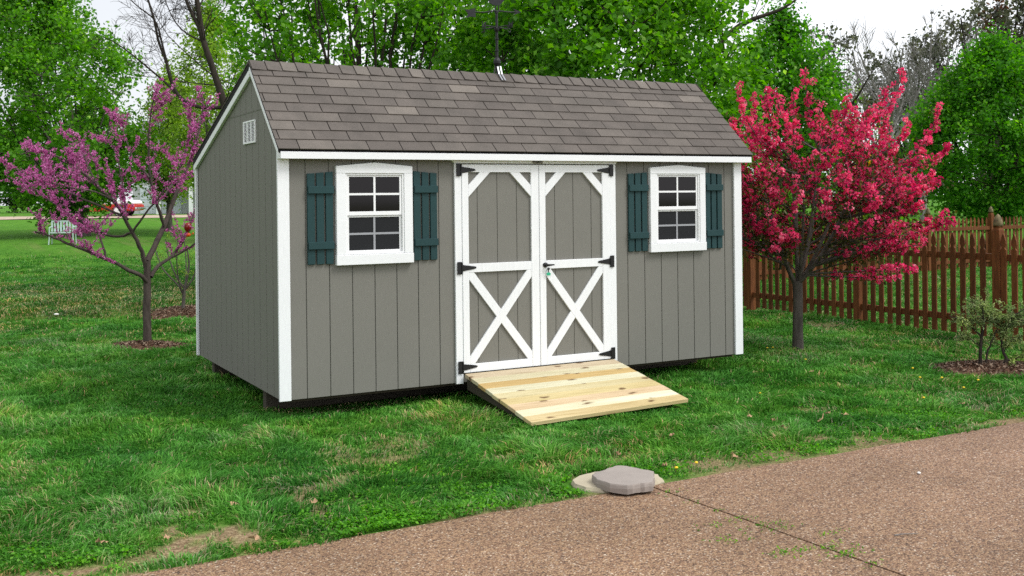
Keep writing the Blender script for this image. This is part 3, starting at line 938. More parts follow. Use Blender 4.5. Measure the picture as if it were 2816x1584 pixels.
# windows
def window(x0, x1, i0, i1, apex):
    cz0, cz1, iz0, iz1 = 1.385, 2.137, 1.386, 2.075
    mb = MB()
    xm = (x0 + x1) / 2
    mb.box(x0, i0, -0.044, -0.001, 1.385, iz1)
    mb.box(i1, x1, -0.044, -0.001, 1.385, iz1)
    mb.prism([(x0, iz1 + 0.0005), (x1, iz1 + 0.0005), (x1, cz1), (xm, apex), (x0, cz1)], 1, -0.045, -0.001)
    win = mb.build('window', M['white'], shed, 0.003)
    mb = MB(); mb.box(x0 - 0.004, x1 + 0.004, -0.050, -0.001, 1.298, 1.384); mb.build('sill', M['white'], win, 0.003)
    # vinyl frame inside the casing
    mb = MB()
    mb.box(i0, i0 + 0.016, -0.036, -0.002, iz0, iz1); mb.box(i1 - 0.016, i1, -0.036, -0.002, iz0, iz1)
    mb.box(i0 + 0.016, i1 - 0.016, -0.036, -0.002, iz1 - 0.014, iz1); mb.box(i0 + 0.016, i1 - 0.016, -0.036, -0.002, iz0, iz0 + 0.012)
    mb.build('frame', M['vinyl'], win, 0.002)
    f0, f1 = i0 + 0.017, i1 - 0.017
    xc = (f0 + f1) / 2
    for nm, z0, z1, y, bar in (('upper_sash', 1.716, iz1 - 0.015, -0.026, M['vinyl']), ('lower_sash', iz0 + 0.013, 1.714, -0.014, M['screen_bar'])):
        mb = MB()
        b = 0.020
        t_ = 0.034 if nm == 'upper_sash' else 0.014
        mb.box(f0, f0 + b, y, y + 0.012, z0, z1); mb.box(f1 - b, f1, y, y + 0.012, z0, z1)
        mb.box(f0 + b, f1 - b, y, y + 0.012, z0, z0 + (t_ if nm == 'upper_sash' else 0.020)); mb.box(f0 + b, f1 - b, y, y + 0.012, z1 - 0.014, z1)
        s = mb.build(nm, M['vinyl'] if nm == 'upper_sash' else M['vinyl'], win, 0.0015)
        mb = MB(); mb.box(f0 + b, f1 - b, y + 0.006, y + 0.009, z0 + 0.015, z1 - 0.010)
        mb.build('pane', M['glass'] if nm == 'upper_sash' else M['screen'], win)
        mb = MB()
        zlo = z0 + (t_ if nm == 'upper_sash' else 0.020); zhi = z1 - 0.014; zm = (zlo + zhi) / 2
        mb.box(xc - 0.009, xc + 0.009, y + 0.002, y + 0.0055, zlo, zhi)
        mb.box(f0 + b, xc - 0.0095, y + 0.0022, y + 0.0055, zm - 0.009, zm + 0.009)
        mb.box(xc + 0.0095, f1 - b, y + 0.0022, y + 0.0055, zm - 0.009, zm + 0.009)
        mb.build('muntin', bar, win)
    return win

window(0.474, 1.170, 0.556, 1.090, 2.169)
window(3.720, 4.411, 3.796, 4.338, 2.165)


def shutter(x0, x1, zl, zr):
    gap = 0.016
    wd = (x1 - x0 - 2 * gap) / 3
    mb = MB()
    zt = lambda x: zl + (zr - zl) * (x - x0) / (x1 - x0)
    for k in range(3):
        a = x0 + k * (wd + gap); b = a + wd
        mb.prism([(a, 1.313), (b, 1.313), (b, zt(b)), (a, zt(a))], 1, -0.022, -0.001)
    s = mb.build('shutter', M['shutter'], shed, 0.002)
    for z in (1.440, 1.906):
        mb = MB(); mb.box(x0 + 0.002, x1 + 0.002, -0.042, -0.0225, z, z + 0.062); mb.build('batten', M['shutter'], s, 0.002)

shutter(0.228, 0.452, 2.072, 2.090)
shutter(1.190, 1.412, 2.096, 2.078)
shutter(3.473, 3.697, 2.076, 2.090)
shutter(4.430, 4.643, 2.090, 2.072)

# door opening, doors
mb = MB(); mb.box(1.585, 1.6535, -0.024, -0.001, 0.192, 2.166); mb.build('door_casing', M['white_v'], shed, 0.002)
mb = MB(); mb.box(3.2515, 3.318, -0.024, -0.001, 0.192, 2.166); mb.build('door_casing', M['white_v'], shed, 0.002)
mb = MB(); mb.prism([(1.585, 2.168), (3.318, 2.168), (3.345, 2.199), (1.552, 2.199)], 1, -0.030, -0.001); mb.build('door_header', M['white'], shed, 0.002)
mb = MB(); mb.box(2.386, 2.494, -0.036, -0.0305, 2.1705, 2.197); bdg = mb.build('badge', M['badge'], shed, 0.002)
mb = MB()
mb.box(2.395, 2.425, -0.0375, -0.0362, 2.184, 2.194); mb.box(2.46, 2.486, -0.0375, -0.0362, 2.186, 2.194)
mb.prism([(2.42, 2.186), (2.44, 2.176), (2.465, 2.184), (2.45, 2.190)], 1, -0.0375, -0.0362); mb.box(2.40, 2.48, -0.0372, -0.0362, 2.1725, 2.175)
mb.build('badge_marks', M['badge_ink'], bdg)


def band(mb, poly, y0=-0.029, y1=-0.009): mb.prism(poly, 1, y0, y1)

def door(x0, x1, i0, i1, mirror):
    """x0..x1 door edges, i0..i1 inner panel"""
    z0, z1 = 0.287, 2.158
    mb = MB()
    n = 4
    gr = [i0 - 0.03] + ([1.8165, 2.0197, 2.2229] if not mirror else [2.634, 2.837, 3.040]) + [i1 + 0.03]
    for a, b in zip(gr[:-1], gr[1:]): mb.box(a + 0.0035, b - 0.0035, -0.0085, -0.001, z0 + 0.02, z1 - 0.02)
    mb.box(x0 + 0.01, x1 - 0.01, -0.003, -0.0005, z0 + 0.01, z1 - 0.01)
    d = mb.build('door', M['siding'], shed, 0.0015)
    mb = MB()
    mb.box(x0, i0, -0.030, -0.009, z0, z1); mb.box(i1, x1, -0.030, -0.009, z0, z1)
    mb.box(i0 + 0.0005, i1 - 0.0005, -0.0295, -0.009, 2.088, z1)
    mb.box(i0 + 0.0005, i1 - 0.0005, -0.0295, -0.009, 1.185, 1.263)
    mb.box(i0 + 0.0005, i1 - 0.0005, -0.0295, -0.009, z0, 0.361)
    for e, s in ((i0, 1), (i1, -1)):
        e2 = e + s * 0.0005
        band(mb, [(e2, 1.862), (e + s * 0.222, 2.0875), (e + s * 0.119, 2.0875), (e2, 1.967)])
    # crossed braces: one runs through, the other butts against it
    A, B = (i0 + 0.0005, 1.1845), (i1 - 0.0005, 0.3615)
    C_, D_ = (i1 - 0.0005, 1.1845), (i0 + 0.0005, 0.3615)
    def brace(p, q, t=0.0385):
        v = Vector((q[0] - p[0], q[1] - p[1])); L = v.length; v /= L; nn = Vector((-v.y, v.x)) * t
        P_, Q_ = Vector(p), Vector(q)
        return P_, Q_, v, nn
    def through(p, q):
        P_, Q_, v, nn = brace(p, q)
        sx = 1 if q[0] > p[0] else -1; sz = 1 if q[1] > p[1] else -1
        # band clipped to the panel corner
        w2 = 0.0385
        cx = w2 / abs(v.y); cz = w2 / abs(v.x)
        poly = [(p[0], p[1]), (p[0] + sx * cx, p[1]), (q[0], q[1] - sz * cz), (q[0], q[1]), (q[0] - sx * cx, q[1]), (p[0], p[1] + sz * cz)]
        return poly
    first, second = ((D_, C_), (A, B)) 
    if mirror: first, second = ((A, B), (D_, C_))
    band(mb, through(*first), -0.029, -0.009)
    band(mb, through(*second), -0.0275, -0.0095)
    mb.build('door_frame', M['white_v'], d, 0.002)
    for zc in (2.108, 1.228, 0.338):
        mb = MB()
        if not mirror: px0, px1, tip, rt = 1.600, 1.6455, 1.790, 1.646
        else: px0, px1, tip, rt = 3.2415, 3.286, 3.100, 3.241
        mb.box(px0, px1, -0.037, -0.0305, zc - 0.056, zc + 0.056)
        sg = 1 if tip > rt else -1
        mb.prism([(rt, zc - 0.030), (tip - sg * 0.015, zc - 0.010), (tip, zc - 0.004), (tip, zc + 0.005), (tip - sg * 0.015, zc + 0.011), (rt, zc + 0.030)], 1, -0.0365, -0.031)
        kx = px1 if not mirror else px0
        mb.tube([(kx, -0.040, zc - 0.05), (kx, -0.040, zc + 0.05)], 0.006, 8)
        mb.build('hinge', M['black'], d, 0.001)
    return d

d1 = door(1.655, 2.450, 1.719, 2.368, False)
d2 = door(2.456, 3.250, 2.522, 3.159, True)
mb = MB()
prof = [(0.0, 0.0), (0.027, 0.0), (0.027, 0.006), (0.020, 0.012), (0.010, 0.016), (0.0, 0.017)]
v = []; sides = 18
hx, hz = 2.512, 1.222
for r, h in prof[1:]:
    for k in range(sides):
        a = 2 * math.pi * k / sides
        v.append((hx + r * math.cos(a), -0.030 - h, hz + r * 0.85 * math.sin(a)))
fs = []
nr = len(prof) - 1
for q in range(nr - 1):
    for k in range(sides):
        a = q * sides + k; b = q * sides + (k + 1) % sides
        fs.append((a, b, b + sides, a + sides))
fs.append(tuple(range((nr - 1) * sides, nr * sides)))
mb.add(v, fs)
mb.tube([(hx, -0.032, hz), (hx, -0.068, hz), (hx + 0.012, -0.074, hz), (hx + 0.04, -0.074, hz + 0.001), (hx + 0.075, -0.070, hz + 0.001)], [0.010, 0.010, 0.011, 0.009, 0.006], 10)
mb.build('handle', M['black'], d2, smooth=True)

kt = tag(empty('key_tag', (2.535, -0.048, 1.19)), 'green plastic tag with keys hanging below the black door handle', 'key tag')
mb = MB()
for k in range(14):
    a0 = 2 * math.pi * k / 14; a1 = 2 * math.pi * (k + 1) / 14
    mb.tube([(0.010 * math.cos(a0), 0, 0.010 * math.sin(a0)), (0.010 * math.cos(a1), 0, 0.010 * math.sin(a1))], 0.0016, 5)
mb.build('ring', M['silver'], kt)
mb = MB(); mb.prism([(-0.004, -0.008), (0.004, -0.008), (0.004, -0.03), (0.006, -0.034), (0.002, -0.038), (-0.004, -0.034)], 1, -0.0015, 0.0015); mb.box(-0.004, 0.006, -0.014, 0.014, -0.012, 0.004); mb.build('key', M['black'], kt)
mb = MB(); mb.prism([(-0.020, -0.066), (0.020, -0.066), (0.022, -0.045), (0.0, -0.034), (-0.024, -0.044)], 1, -0.006, -0.002); mb.build('tag', M['green_tag'], kt, 0.001)

# ------------------------------------------------------------------ ramp
ramp_o = tag(empty('ramp', (0, 0, 0)), 'new pale timber plank ramp leading down from the shed doors', 'ramp')
ra = Vector((0, -0.048, 0.283)); rb = Vector((0, -1.255, 0.074))
rd = rb - ra; rl = rd.length; rd.normalize(); rn_ = Vector((0, rd.z, -rd.y))
pc = [((0.50, 0.41, 0.27), (0.38, 0.30, 0.18), 0), ((0.60, 0.56, 0.38), (0.50, 0.45, 0.28), 0.2), ((0.53, 0.38, 0.16), (0.41, 0.28, 0.10), 0), ((0.60, 0.57, 0.39), (0.51, 0.47, 0.30), 0.15),
      ((0.60, 0.53, 0.31), (0.48, 0.41, 0.21), 0.8), ((0.58, 0.48, 0.24), (0.47, 0.37, 0.16), 0.2), ((0.63, 0.49, 0.31), (0.51, 0.38, 0.22), 0), ((0.70, 0.66, 0.46), (0.61, 0.55, 0.36), 0), ((0.58, 0.47, 0.25), (0.46, 0.35, 0.16), 0)]
npk = len(pc)
for k in range(npk):
    s0 = rl * k / npk + 0.0018; s1 = rl * (k + 1) / npk - 0.0018
    jx = [0, .003, -.002, .002, -.003, .001, .003, -.001, 0][k]
    mb = MB()
    v = []
    for x, rb_ in ((1.655 + jx - 0.002 * k, Vector((0, -1.270, 0.070))), (3.262 + jx - 0.001 * k, Vector((0, -1.205, 0.084)))):
        for s in (s0 / rl, s1 / rl):
            for q in (0.0, 0.032):
                pnt = Vector((x, 0, 0)) + ra + (rb_ - ra) * s - rn_ * q
                v.append(tuple(pnt))
    # plank's own x runs along the grain; move the origin per plank so each has its own knots
    ox = 7.3 * k
    v = [(a + ox, b + ox * 0.7, c) for a, b, c in v]
    mb.add(v, [(0, 2, 6, 4), (1, 5, 7, 3), (0, 4, 5, 1), (2, 3, 7, 6), (0, 1, 3, 2), (4, 6, 7, 5)])
    o = mb.build('plank', wood_plank('ramp_plank_wood', tuple(q * f_ for q, f_ in zip(pc[k][0], (0.94, 0.95, 1.0))), tuple(q * 0.88 for q in pc[k][1]), green=pc[k][2]), ramp_o, 0.002, loc=(-ox, -ox * 0.7, 0))
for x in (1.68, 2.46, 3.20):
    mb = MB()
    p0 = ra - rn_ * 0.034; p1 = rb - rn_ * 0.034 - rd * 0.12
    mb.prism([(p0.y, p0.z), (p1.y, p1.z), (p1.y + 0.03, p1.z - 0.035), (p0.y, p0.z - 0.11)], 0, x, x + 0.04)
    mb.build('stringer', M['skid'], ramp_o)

# ------------------------------------------------------------------ weathervane
VX = 2.466
vane = tag(empty('weathervane', (VX, RY, RZ)), 'black iron weathervane with arrow and rooster on the roof ridge', 'weathervane')
mb = MB()
mb.lathe([(0.004, 0.085), (0.024, 0.095), (0.036, 0.118), (0.036, 0.142), (0.024, 0.165), (0.013, 0.175)], 0, 0, 14)
mb.tube([(0, 0, 0.02), (0, 0, 0.62)], 0.013, 8)
for z in (0.245, 0.36, 0.48): mb.lathe([(0.013, z - 0.008), (0.021, z - 0.004), (0.021, z + 0.004), (0.013, z + 0.008)], 0, 0, 10)
mb.tube([(0, 0, 0.62), (0, 0, 0.64)], 0.02, 8)
mb.build('pole', M['iron'], vane, smooth=False)
mb = MB()
for s, d_, n_ in ((-1, -fd, fn), (1, bd, bn)):
    a = d_ * 0.015 + Vector((0, 0, 0.095)); b = d_ * 0.03 + n_ * 0.03; c = d_ * 0.125 + n_ * 0.028
    for xo in (-0.020, 0.012):
        pts = [a, b, c]
        for p, q in zip(pts[:-1], pts[1:]):
            vv = []
            for pp in (p, q):
                for xx in (xo, xo + 0.016):
                    for hh in (0, 0.004):
                        vv.append((xx + (0.012 if s < 0 else 0), pp.y, pp.z + hh))
            mb.add(vv, [(0, 1, 3, 2), (4, 6, 7, 5), (0, 4, 5, 1), (2, 3, 7, 6), (1, 5, 7, 3), (0, 2, 6, 4)])
mb.build('mounting_strap', M['silver'], vane)
mb = MB()
az = 0.35
dirs = [(math.cos(az + k * math.pi / 2), math.sin(az + k * math.pi / 2)) for k in range(4)]
ah = 0.478
for dx, dy in dirs: mb.tube([(0, 0, ah), (0.165 * dx, 0.165 * dy, ah)], 0.006, 6)
mb.lathe([(0.012, ah - 0.055), (0.024, ah - 0.03), (0.026, ah - 0.01), (0.014, ah + 0.012)], 0, 0, 10)
mb.build('direction_arm', M['iron'], vane)
LET = {'E': [[(-.02, -.03), (-.02, .03)], [(-.02, .03), (.02, .03)], [(-.02, 0), (.014, 0)], [(-.02, -.03), (.02, -.03)]],
       'N': [[(-.02, -.03), (-.02, .03)], [(-.02, .03), (.02, -.03)], [(.02, -.03), (.02, .03)]],
       'W': [[(-.026, .03), (-.013, -.03)], [(-.013, -.03), (0, .015)], [(0, .015), (.013, -.03)], [(.013, -.03), (.026, .03)]],
       'S': [[(.02 * math.cos(a) * (1), .016 + .016 * math.sin(a)), (.02 * math.cos(a2), .016 + .016 * math.sin(a2))] for a, a2 in [(R_(20 + 25 * k), R_(45 + 25 * k)) for k in range(10)]] +
            [[(.02 * math.cos(a), -.016 + .016 * math.sin(a)), (.02 * math.cos(a2), -.016 + .016 * math.sin(a2))] for a, a2 in [(R_(90 - 25 * k), R_(65 - 25 * k)) for k in range(10)]]}
for (dx, dy), ch in zip(dirs, 'SENW'):
    mb = MB()
    for p, q in LET[ch]:
        L0 = 0.165 + 0.024
        mb.tube([(dx * (L0 + p[0]), dy * (L0 + p[0]), ah + 0.004 + p[1]), (dx * (L0 + q[0]), dy * (L0 + q[0]), ah + 0.004 + q[1])], 0.0055, 5)
    mb.build('compass_letter', M['iron'], vane)
mb = MB()
aa = 0.635
mb.tube([(-0.25, 0, aa - 0.022), (-0.14, 0, aa - 0.018), (-0.03, 0, aa + 0.005), (0.05, 0, aa + 0.008), (0.15, 0, aa + 0.006), (0.23, 0, aa + 0.012)], 0.007, 7)
mb.prism([(-0.355, aa - 0.006), (-0.30, aa - 0.002), (-0.24, aa + 0.018), (-0.235, aa - 0.075), (-0.29, aa - 0.070), (-0.335, aa - 0.088), (-0.318, aa - 0.045)], 1, -0.004, 0.004)
mb.prism([(0.185, aa + 0.045), (0.22, aa + 0.014), (0.19, aa - 0.022), (0.285, aa + 0.016)], 1, -0.004, 0.004)
mb.build('arrow', M['iron'], vane)
mb = MB()
rz_ = aa + 0.02
ro = [(-0.035, 0.04), (-0.075, 0.06), (-0.095, 0.10), (-0.150, 0.13), (-0.185, 0.20), (-0.175, 0.28), (-0.14, 0.315), (-0.135, 0.25), (-0.11, 0.22), (-0.105, 0.27), (-0.075, 0.30), (-0.08, 0.23), (-0.055, 0.185),
      (-0.005, 0.165), (0.035, 0.20), (0.045, 0.26), (0.035, 0.285), (0.05, 0.305), (0.062, 0.29), (0.072, 0.31), (0.085, 0.29), (0.098, 0.295), (0.098, 0.268), (0.125, 0.252), (0.098, 0.243), (0.105, 0.215), (0.090, 0.205), (0.095, 0.15), (0.080, 0.09), (0.035, 0.045)]
mb.prism([(a, b + rz_) for a, b in ro], 1, -0.006, 0.006)
mb.tube([(-0.012, 0, rz_ - 0.01), (-0.010, 0, rz_ + 0.05)], 0.006, 6); mb.tube([(0.026, 0, rz_ - 0.01), (0.020, 0, rz_ + 0.05)], 0.006, 6)
mb.build('rooster', M['iron'], vane)
# ------------------------------------------------------------------ flagstone by the driveway
TOP = [(1.163, -2.921), (1.21, -2.885), (1.268, -2.873), (1.35, -2.838), (1.428, -2.808), (1.47, -2.86), (1.497, -2.929), (1.542, -3.061), (1.50, -3.12), (1.465, -3.169), (1.379, -3.265), (1.297, -3.257), (1.211, -3.247), (1.134, -3.159), (1.124, -3.028)]
def stone(name, poly, z0, z1, mat, seed, spread=0.0):
    rng = random.Random(seed)
    P = []
    n = len(poly)
    for k in range(n):
        a = Vector(poly[k]); b = Vector(poly[(k + 1) % n])
        for f in (0, 0.33, 0.66):
            q = a.lerp(b, f); P.append((q.x + rng.uniform(-.006, .006), q.y + rng.uniform(-.006, .006)))
    cx = sum(p[0] for p in P) / len(P); cy = sum(p[1] for p in P) / len(P)
    v = []; rings = []
    for sc_, z in ((1.0 + spread, z0), (1.012 + spread * .5, z0 + (z1 - z0) * 0.55), (1.0, z1 - 0.008), (0.985, z1), (0.6, z1 + 0.002), (0.25, z1 + 0.004)):
        rings.append(len(v))
        for p in P: v.append((cx + (p[0] - cx) * sc_, cy + (p[1] - cy) * sc_, z + (rng.uniform(-.003, .003) if sc_ > 0.99 else 0)))
    m_ = len(P); fs = []
    for r in range(5):
        for k in range(m_):
            a = r * m_ + k; b = r * m_ + (k + 1) % m_
            fs.append((a, b, b + m_, a + m_))
    fs.append(tuple(range(5 * m_, 6 * m_)))
    vv = np.array(v)
    area = sum(P[k][0] * P[(k + 1) % m_][1] - P[(k + 1) % m_][0] * P[k][1] for k in range(m_))
    if area < 0: fs = [f[::-1] for f in fs]
    mb = MB(); mb.add(vv, fs)
    return mb.build(name, mat)

TOP = [(a + 0.012, b + 0.055) for a, b in TOP]
tag(stone('flagstone', TOP, 0.022, 0.078, M['stone'], 3), 'flat mauve grey flagstone stacked on a paler stone at the driveway edge', 'flagstone', 'flagstones by the driveway')
UND = [(1.107, -2.753), (1.212, -2.682), (1.329, -2.651), (1.517, -2.704), (1.649, -2.923), (1.608, -3.03), (1.525, -3.06), (1.341, -3.06), (1.175, -3.029), (1.089, -2.948), (1.074, -2.863)]
UND = [(a - 0.015 if a < 1.3 else a, b) for a, b in UND]
tag(stone('flagstone', UND, -0.02, 0.028, M['pale_stone'], 5, 0.03), 'pale tan flat stone lying in the grass under the mauve flagstone', 'flagstone', 'flagstones by the driveway')

# ------------------------------------------------------------------ trees
def bez(p0, p1, p2, n=7):
    t = np.linspace(0, 1, n)[:, None]
    return (1 - t) ** 2 * p0 + 2 * t * (1 - t) * p1 + t * t * p2


def leafy_tree(name, label, loc, H, R, z0, mat, bmat, seed, ncl=260, nlf=34000, leaf=0.09, stems=9, lean=(0, 0), prof=0.33, sig=(0.16, 0.30), trunk_r=0.13, group=None, outer=2.6, squash=1.0, stem_r=0.045, up=0.4, shell=0.35):
    """leafy crown: upright stems from a short trunk, side branches to leaf clusters placed through an egg-shaped crown"""
    rng = np.random.default_rng(seed)
    root = tag(empty(name, loc), label, 'tree', group)
    wd = Wood()
    zb = z0 * 0.85
    c0 = np.array([0.0, 0.0, zb])
    lx = np.array([lean[0], lean[1], 0.0])
    tr = np.array([[0, 0, -0.1], [0.01, 0, zb * 0.3], [-0.01, 0.01, zb * 0.7], [0, 0, zb]])
    wd.tube(tr, np.array([1.35, 1.05, 0.95, 0.9]) * trunk_r, 8)
    ang = rng.uniform(0, 2 * math.pi)
    def radius(t):
        a = np.where(t < prof, np.sin(np.clip(t / prof, 0, 1) * math.pi / 2) ** 0.6, np.cos(np.clip((t - prof) / (1 - prof), 0, 1) * math.pi / 2) ** 0.75)
        return R * np.clip(a, 0.05, 1)
    S = []
    for k in range(stems):
        a = ang + k * 2.399
        rr = math.sqrt((k + 0.5) / stems)
        tt = 1 - 0.55 * rr
        top = np.array([math.cos(a) * R * rr * 0.8, math.sin(a) * R * rr * 0.8 * squash, z0 + (H - z0) * tt * 0.95]) + lx * (0.3 + tt)
        mid = c0 + (top - c0) * np.array([0.55, 0.55, 0.35]) + rng.normal(0, 0.08, 3)
        pts = bez(c0, mid, top, 10) + np.concatenate([[np.zeros(3)], rng.normal(0, 0.035 * R / 2, (9, 3))])
        wd.tube(pts, np.linspace(stem_r * 1.3, stem_r * 0.25, 10), 5)
        S.append(pts)
    SP = np.concatenate([s[2:] for s in S])
    t = rng.beta(1.25, 1.15, ncl)
    th = rng.uniform(0, 2 * math.pi, ncl)
    rn = rng.uniform(0, 1, ncl) ** (1 / outer)
    wob = 0.84 + 0.30 * vnoise(th * R * 0.9, t * (H - z0), 0.9, seed + 3)
    rr = radius(t) * rn * wob
    Cc = np.stack([np.cos(th) * rr, np.sin(th) * rr * squash, z0 + (H - z0) * t], -1) + lx * (0.3 + t)[:, None]
    P = []; Dv = []
    per = rng.dirichlet(np.full(ncl, 3.0)) * nlf
    for q in range(ncl):
        c = Cc[q]
        dz = SP[:, 2] - c[2]
        dist = np.linalg.norm(SP - c, axis=1) + np.where(dz > -0.1, 2.0 * (dz + 0.1), 0)
        b = SP[int(np.argmin(dist))]
        md = b + (c - b) * np.array([0.6, 0.6, 0.35])
        pts = bez(b, md, c, 5)
        wd.tube(pts, np.linspace(stem_r * 0.4, stem_r * 0.1, 5), 3)
        n = int(per[q])
        s = rng.uniform(*sig)
        f = rng.uniform(0.35, 1.05, n)
        line = b + (c - b) * f[:, None]
        near = rng.uniform(0, 1, n) < 0.6
        pp = np.where(near[:, None], c, line) + rng.normal(0, s, (n, 3)) * np.where(near, 1.0, 0.55)[:, None] * np.array([1, 1, 1.15])
        P.append(pp); Dv.append(np.tile((c - b) / (np.linalg.norm(c - b) + 1e-6), (n, 1)))
    wd.build('trunk', bmat, root)
    P = np.concatenate(P)
    cl = np.repeat(rng.uniform(-0.16, 0.16, ncl), [int(x) for x in per])
    rnd = np.clip(rng.beta(2, 2.6, len(P)) + cl, 0, 1)
    leaves('crown', P, leaf, mat, root, rng, up=up, width=0.72, rnd=rnd, dirs=np.concatenate(Dv) * 0.4 + np.array([0, 0, -0.25]))
    return root


def bare_tree(name, label, loc, limbs, bmat, seed, levels=3, twig=0.9, nkid=(5, 9), group=None, r0=0.12, cat='tree', ends=0.012, tropism=0.12, spread=0.9, buds=None, budn=0):
    """limbs: list of (points, base radius); twigs grow from them recursively"""
    rng = np.random.default_rng(seed)
    root = tag(empty(name, loc), label, cat, group)
    wd = Wood()
    ends_p = []
    def grow(p, d, L, r, lv):
        n = 6
        pts = [p]; dd = d.copy()
        for k in range(n - 1):
            dd = dd + rng.normal(0, 0.13, 3) + np.array([0, 0, tropism * 0.4])
            dd /= np.linalg.norm(dd)
            pts.append(pts[-1] + dd * L / (n - 1))
        pts = np.array(pts)
        wd.tube(pts, np.linspace(r, max(r * 0.35, ends * 0.5), n), 3)
        if lv <= 0:
            ends_p.append(pts[2:]); return
        sprout(pts, L, r, lv)
    def sprout(pts, L, r, lv, f0=0.2):
        for _ in range(rng.integers(nkid[0], nkid[1])):
            f = rng.uniform(f0, 1.0); k = f * (len(pts) - 1); i = min(int(k), len(pts) - 2)
            p = pts[i] + (pts[i + 1] - pts[i]) * (k - i)
            d = pts[i + 1] - pts[i]; d = d / (np.linalg.norm(d) + 1e-9)
            s = rng.normal(size=3); s -= d * (s @ d); s /= np.linalg.norm(s)
            nd = d * 0.8 + s * spread * rng.uniform(0.5, 1.1) + np.array([0, 0, tropism])
            nd /= np.linalg.norm(nd)
            grow(p, nd, L * rng.uniform(0.35, 0.62) * (1.15 - 0.5 * f), max(r * (1 - 0.6 * f) * 0.5, ends), lv - 1)
    for pts, r in limbs:
        pts = np.asarray(pts, float)
        L = np.linalg.norm(np.diff(pts, axis=0), axis=1).sum()
        t = np.linspace(0, 1, len(pts)); tn = np.linspace(0, 1, max(len(pts) * 2, 8))
        ps = np.stack([np.interp(tn, t, pts[:, k]) for k in range(3)], -1)
        ps[1:-1] = (ps[:-2] + 2 * ps[1:-1] + ps[2:]) / 4
        rr = np.linspace(r[0], r[1], len(ps)) if isinstance(r, tuple) else np.linspace(r, max(r * 0.3, ends), len(ps))
        wd.tube(ps, rr, 7)
        if levels > 0: sprout(ps, min(L, 7.5) * twig, (rr[0] + rr[-1]) / 2 * 0.7, levels - 1 + 0, 0.25)
    wd.build('trunk', bmat, root)
    if buds is not None and budn:
        E = np.concatenate(ends_p)
        P = E[rng.integers(0, len(E), budn)] + rng.normal(0, buds[1] * 0.8, (budn, 3))
        leaves('foliage', P, buds[1], buds[0], root, rng)
    return root


GB = 'green trees behind the shed'
x, y, z = spot(-2.90, 21.2)
leafy_tree('leafy_tree', 'many-stemmed green tree with sky gaps behind the left half of the shed roof', (x, y, z), 9.2, 3.0, 1.3, M['leaf_mid'], M['bark_dark'], 1, ncl=300, nlf=22000, leaf=0.112, stems=26, group=GB, outer=1.6, sig=(0.14, 0.26), stem_r=0.05)
x, y, z = spot(1.75, 18.7)
leafy_tree('leafy_tree', 'largest and fullest green tree, rising behind the right half of the shed roof', (x, y, z), 7.6, 2.75, 1.1, M['leaf_mid'], M['bark_dark'], 2, ncl=460, nlf=62000, leaf=0.108, stems=14, group=GB, outer=2.2, sig=(0.16, 0.28), prof=0.38)
x, y, z = spot(-4.55, 24)
leafy_tree('leafy_tree', 'thin leaning green tree beside the dark bare tree, left of the shed ridge', (x, y, z), 9.0, 1.7, 1.6, M['leaf_mid'], M['bark'], 3, ncl=150, nlf=10000, leaf=0.112, stems=8, group=GB, outer=1.6, lean=(-0.5, 0.27), sig=(0.13, 0.22))
x, y, z = spot(-0.55, 23.5)
leafy_tree('leafy_tree', 'green tree with slender dark stems seen behind the weathervane', (x, y, z), 9.0, 2.2, 1.4, M['leaf_mid'], M['bark_dark'], 8, ncl=230, nlf=18000, leaf=0.112, stems=18, group=GB, outer=1.6, sig=(0.14, 0.24))
x, y, z = spot(6.75, 26.5)
leafy_tree('leafy_tree', 'rounded green tree between the shed roof and the open sky, above the pink tree', (x, y, z), 6.35, 1.75, 1.3, M['leaf_pear'], M['bark_dark'], 4, ncl=260, nlf=24000, leaf=0.105, stems=10, group=GB, outer=3.0, sig=(0.14, 0.24), prof=0.35)
x, y, z = spot(15.45, 34)
leafy_tree('leafy_tree', 'dense round dark-trunked green tree beyond the fence at the right edge', (x, y, z), 6.6, 2.75, 0.95, M['leaf_pear'], M['bark_dark'], 5, ncl=330, nlf=52000, leaf=0.115, stems=12, outer=3.6, sig=(0.15, 0.25), prof=0.36, trunk_r=0.24, stem_r=0.06)
x, y, z = spot(-17.4, 43)
leafy_tree('leafy_tree', 'big deep-green tree filling the left edge behind the purple-pink tree', (x, y, z), 11.6, 4.5, 0.85, M['leaf_left'], M['bark'], 6, ncl=620, nlf=52000, leaf=0.165, stems=16, outer=2.0, sig=(0.20, 0.40), prof=0.30, trunk_r=0.24, stem_r=0.07, lean=(-1.9, 1.03))
GL = 'pale yellow-green trees in the left distance'
x, y, z = spot(-11.9, 42)
leafy_tree('leafy_tree', 'pale yellow-green young tree left of the shed gable peak, nearer the shed', (x, y, z), 9.2, 2.0, 1.6, M['leaf_light'], M['bark'], 9, ncl=240, nlf=14000, leaf=0.13, stems=12, group=GL, outer=1.6, sig=(0.15, 0.3))
x, y, z = spot(-14.9, 46)
leafy_tree('leafy_tree', 'pale yellow-green young tree showing between bare branches, beside the big deep-green tree', (x, y, z), 6.6, 2.0, 1.4, M['leaf_light'], M['bark'], 10, ncl=200, nlf=12000, leaf=0.14, stems=12, group=GL, outer=1.6, sig=(0.15, 0.32))
x, y, z = spot(-9.2, 38)
leafy_tree('leafy_tree', 'pale yellow-green bushy tree just behind the shed gable', (x, y, z), 5.2, 1.9, 0.9, M['leaf_light'], M['bark'], 12, ncl=170, nlf=10000, leaf=0.13, stems=10, group=GL, outer=1.8, sig=(0.16, 0.3))

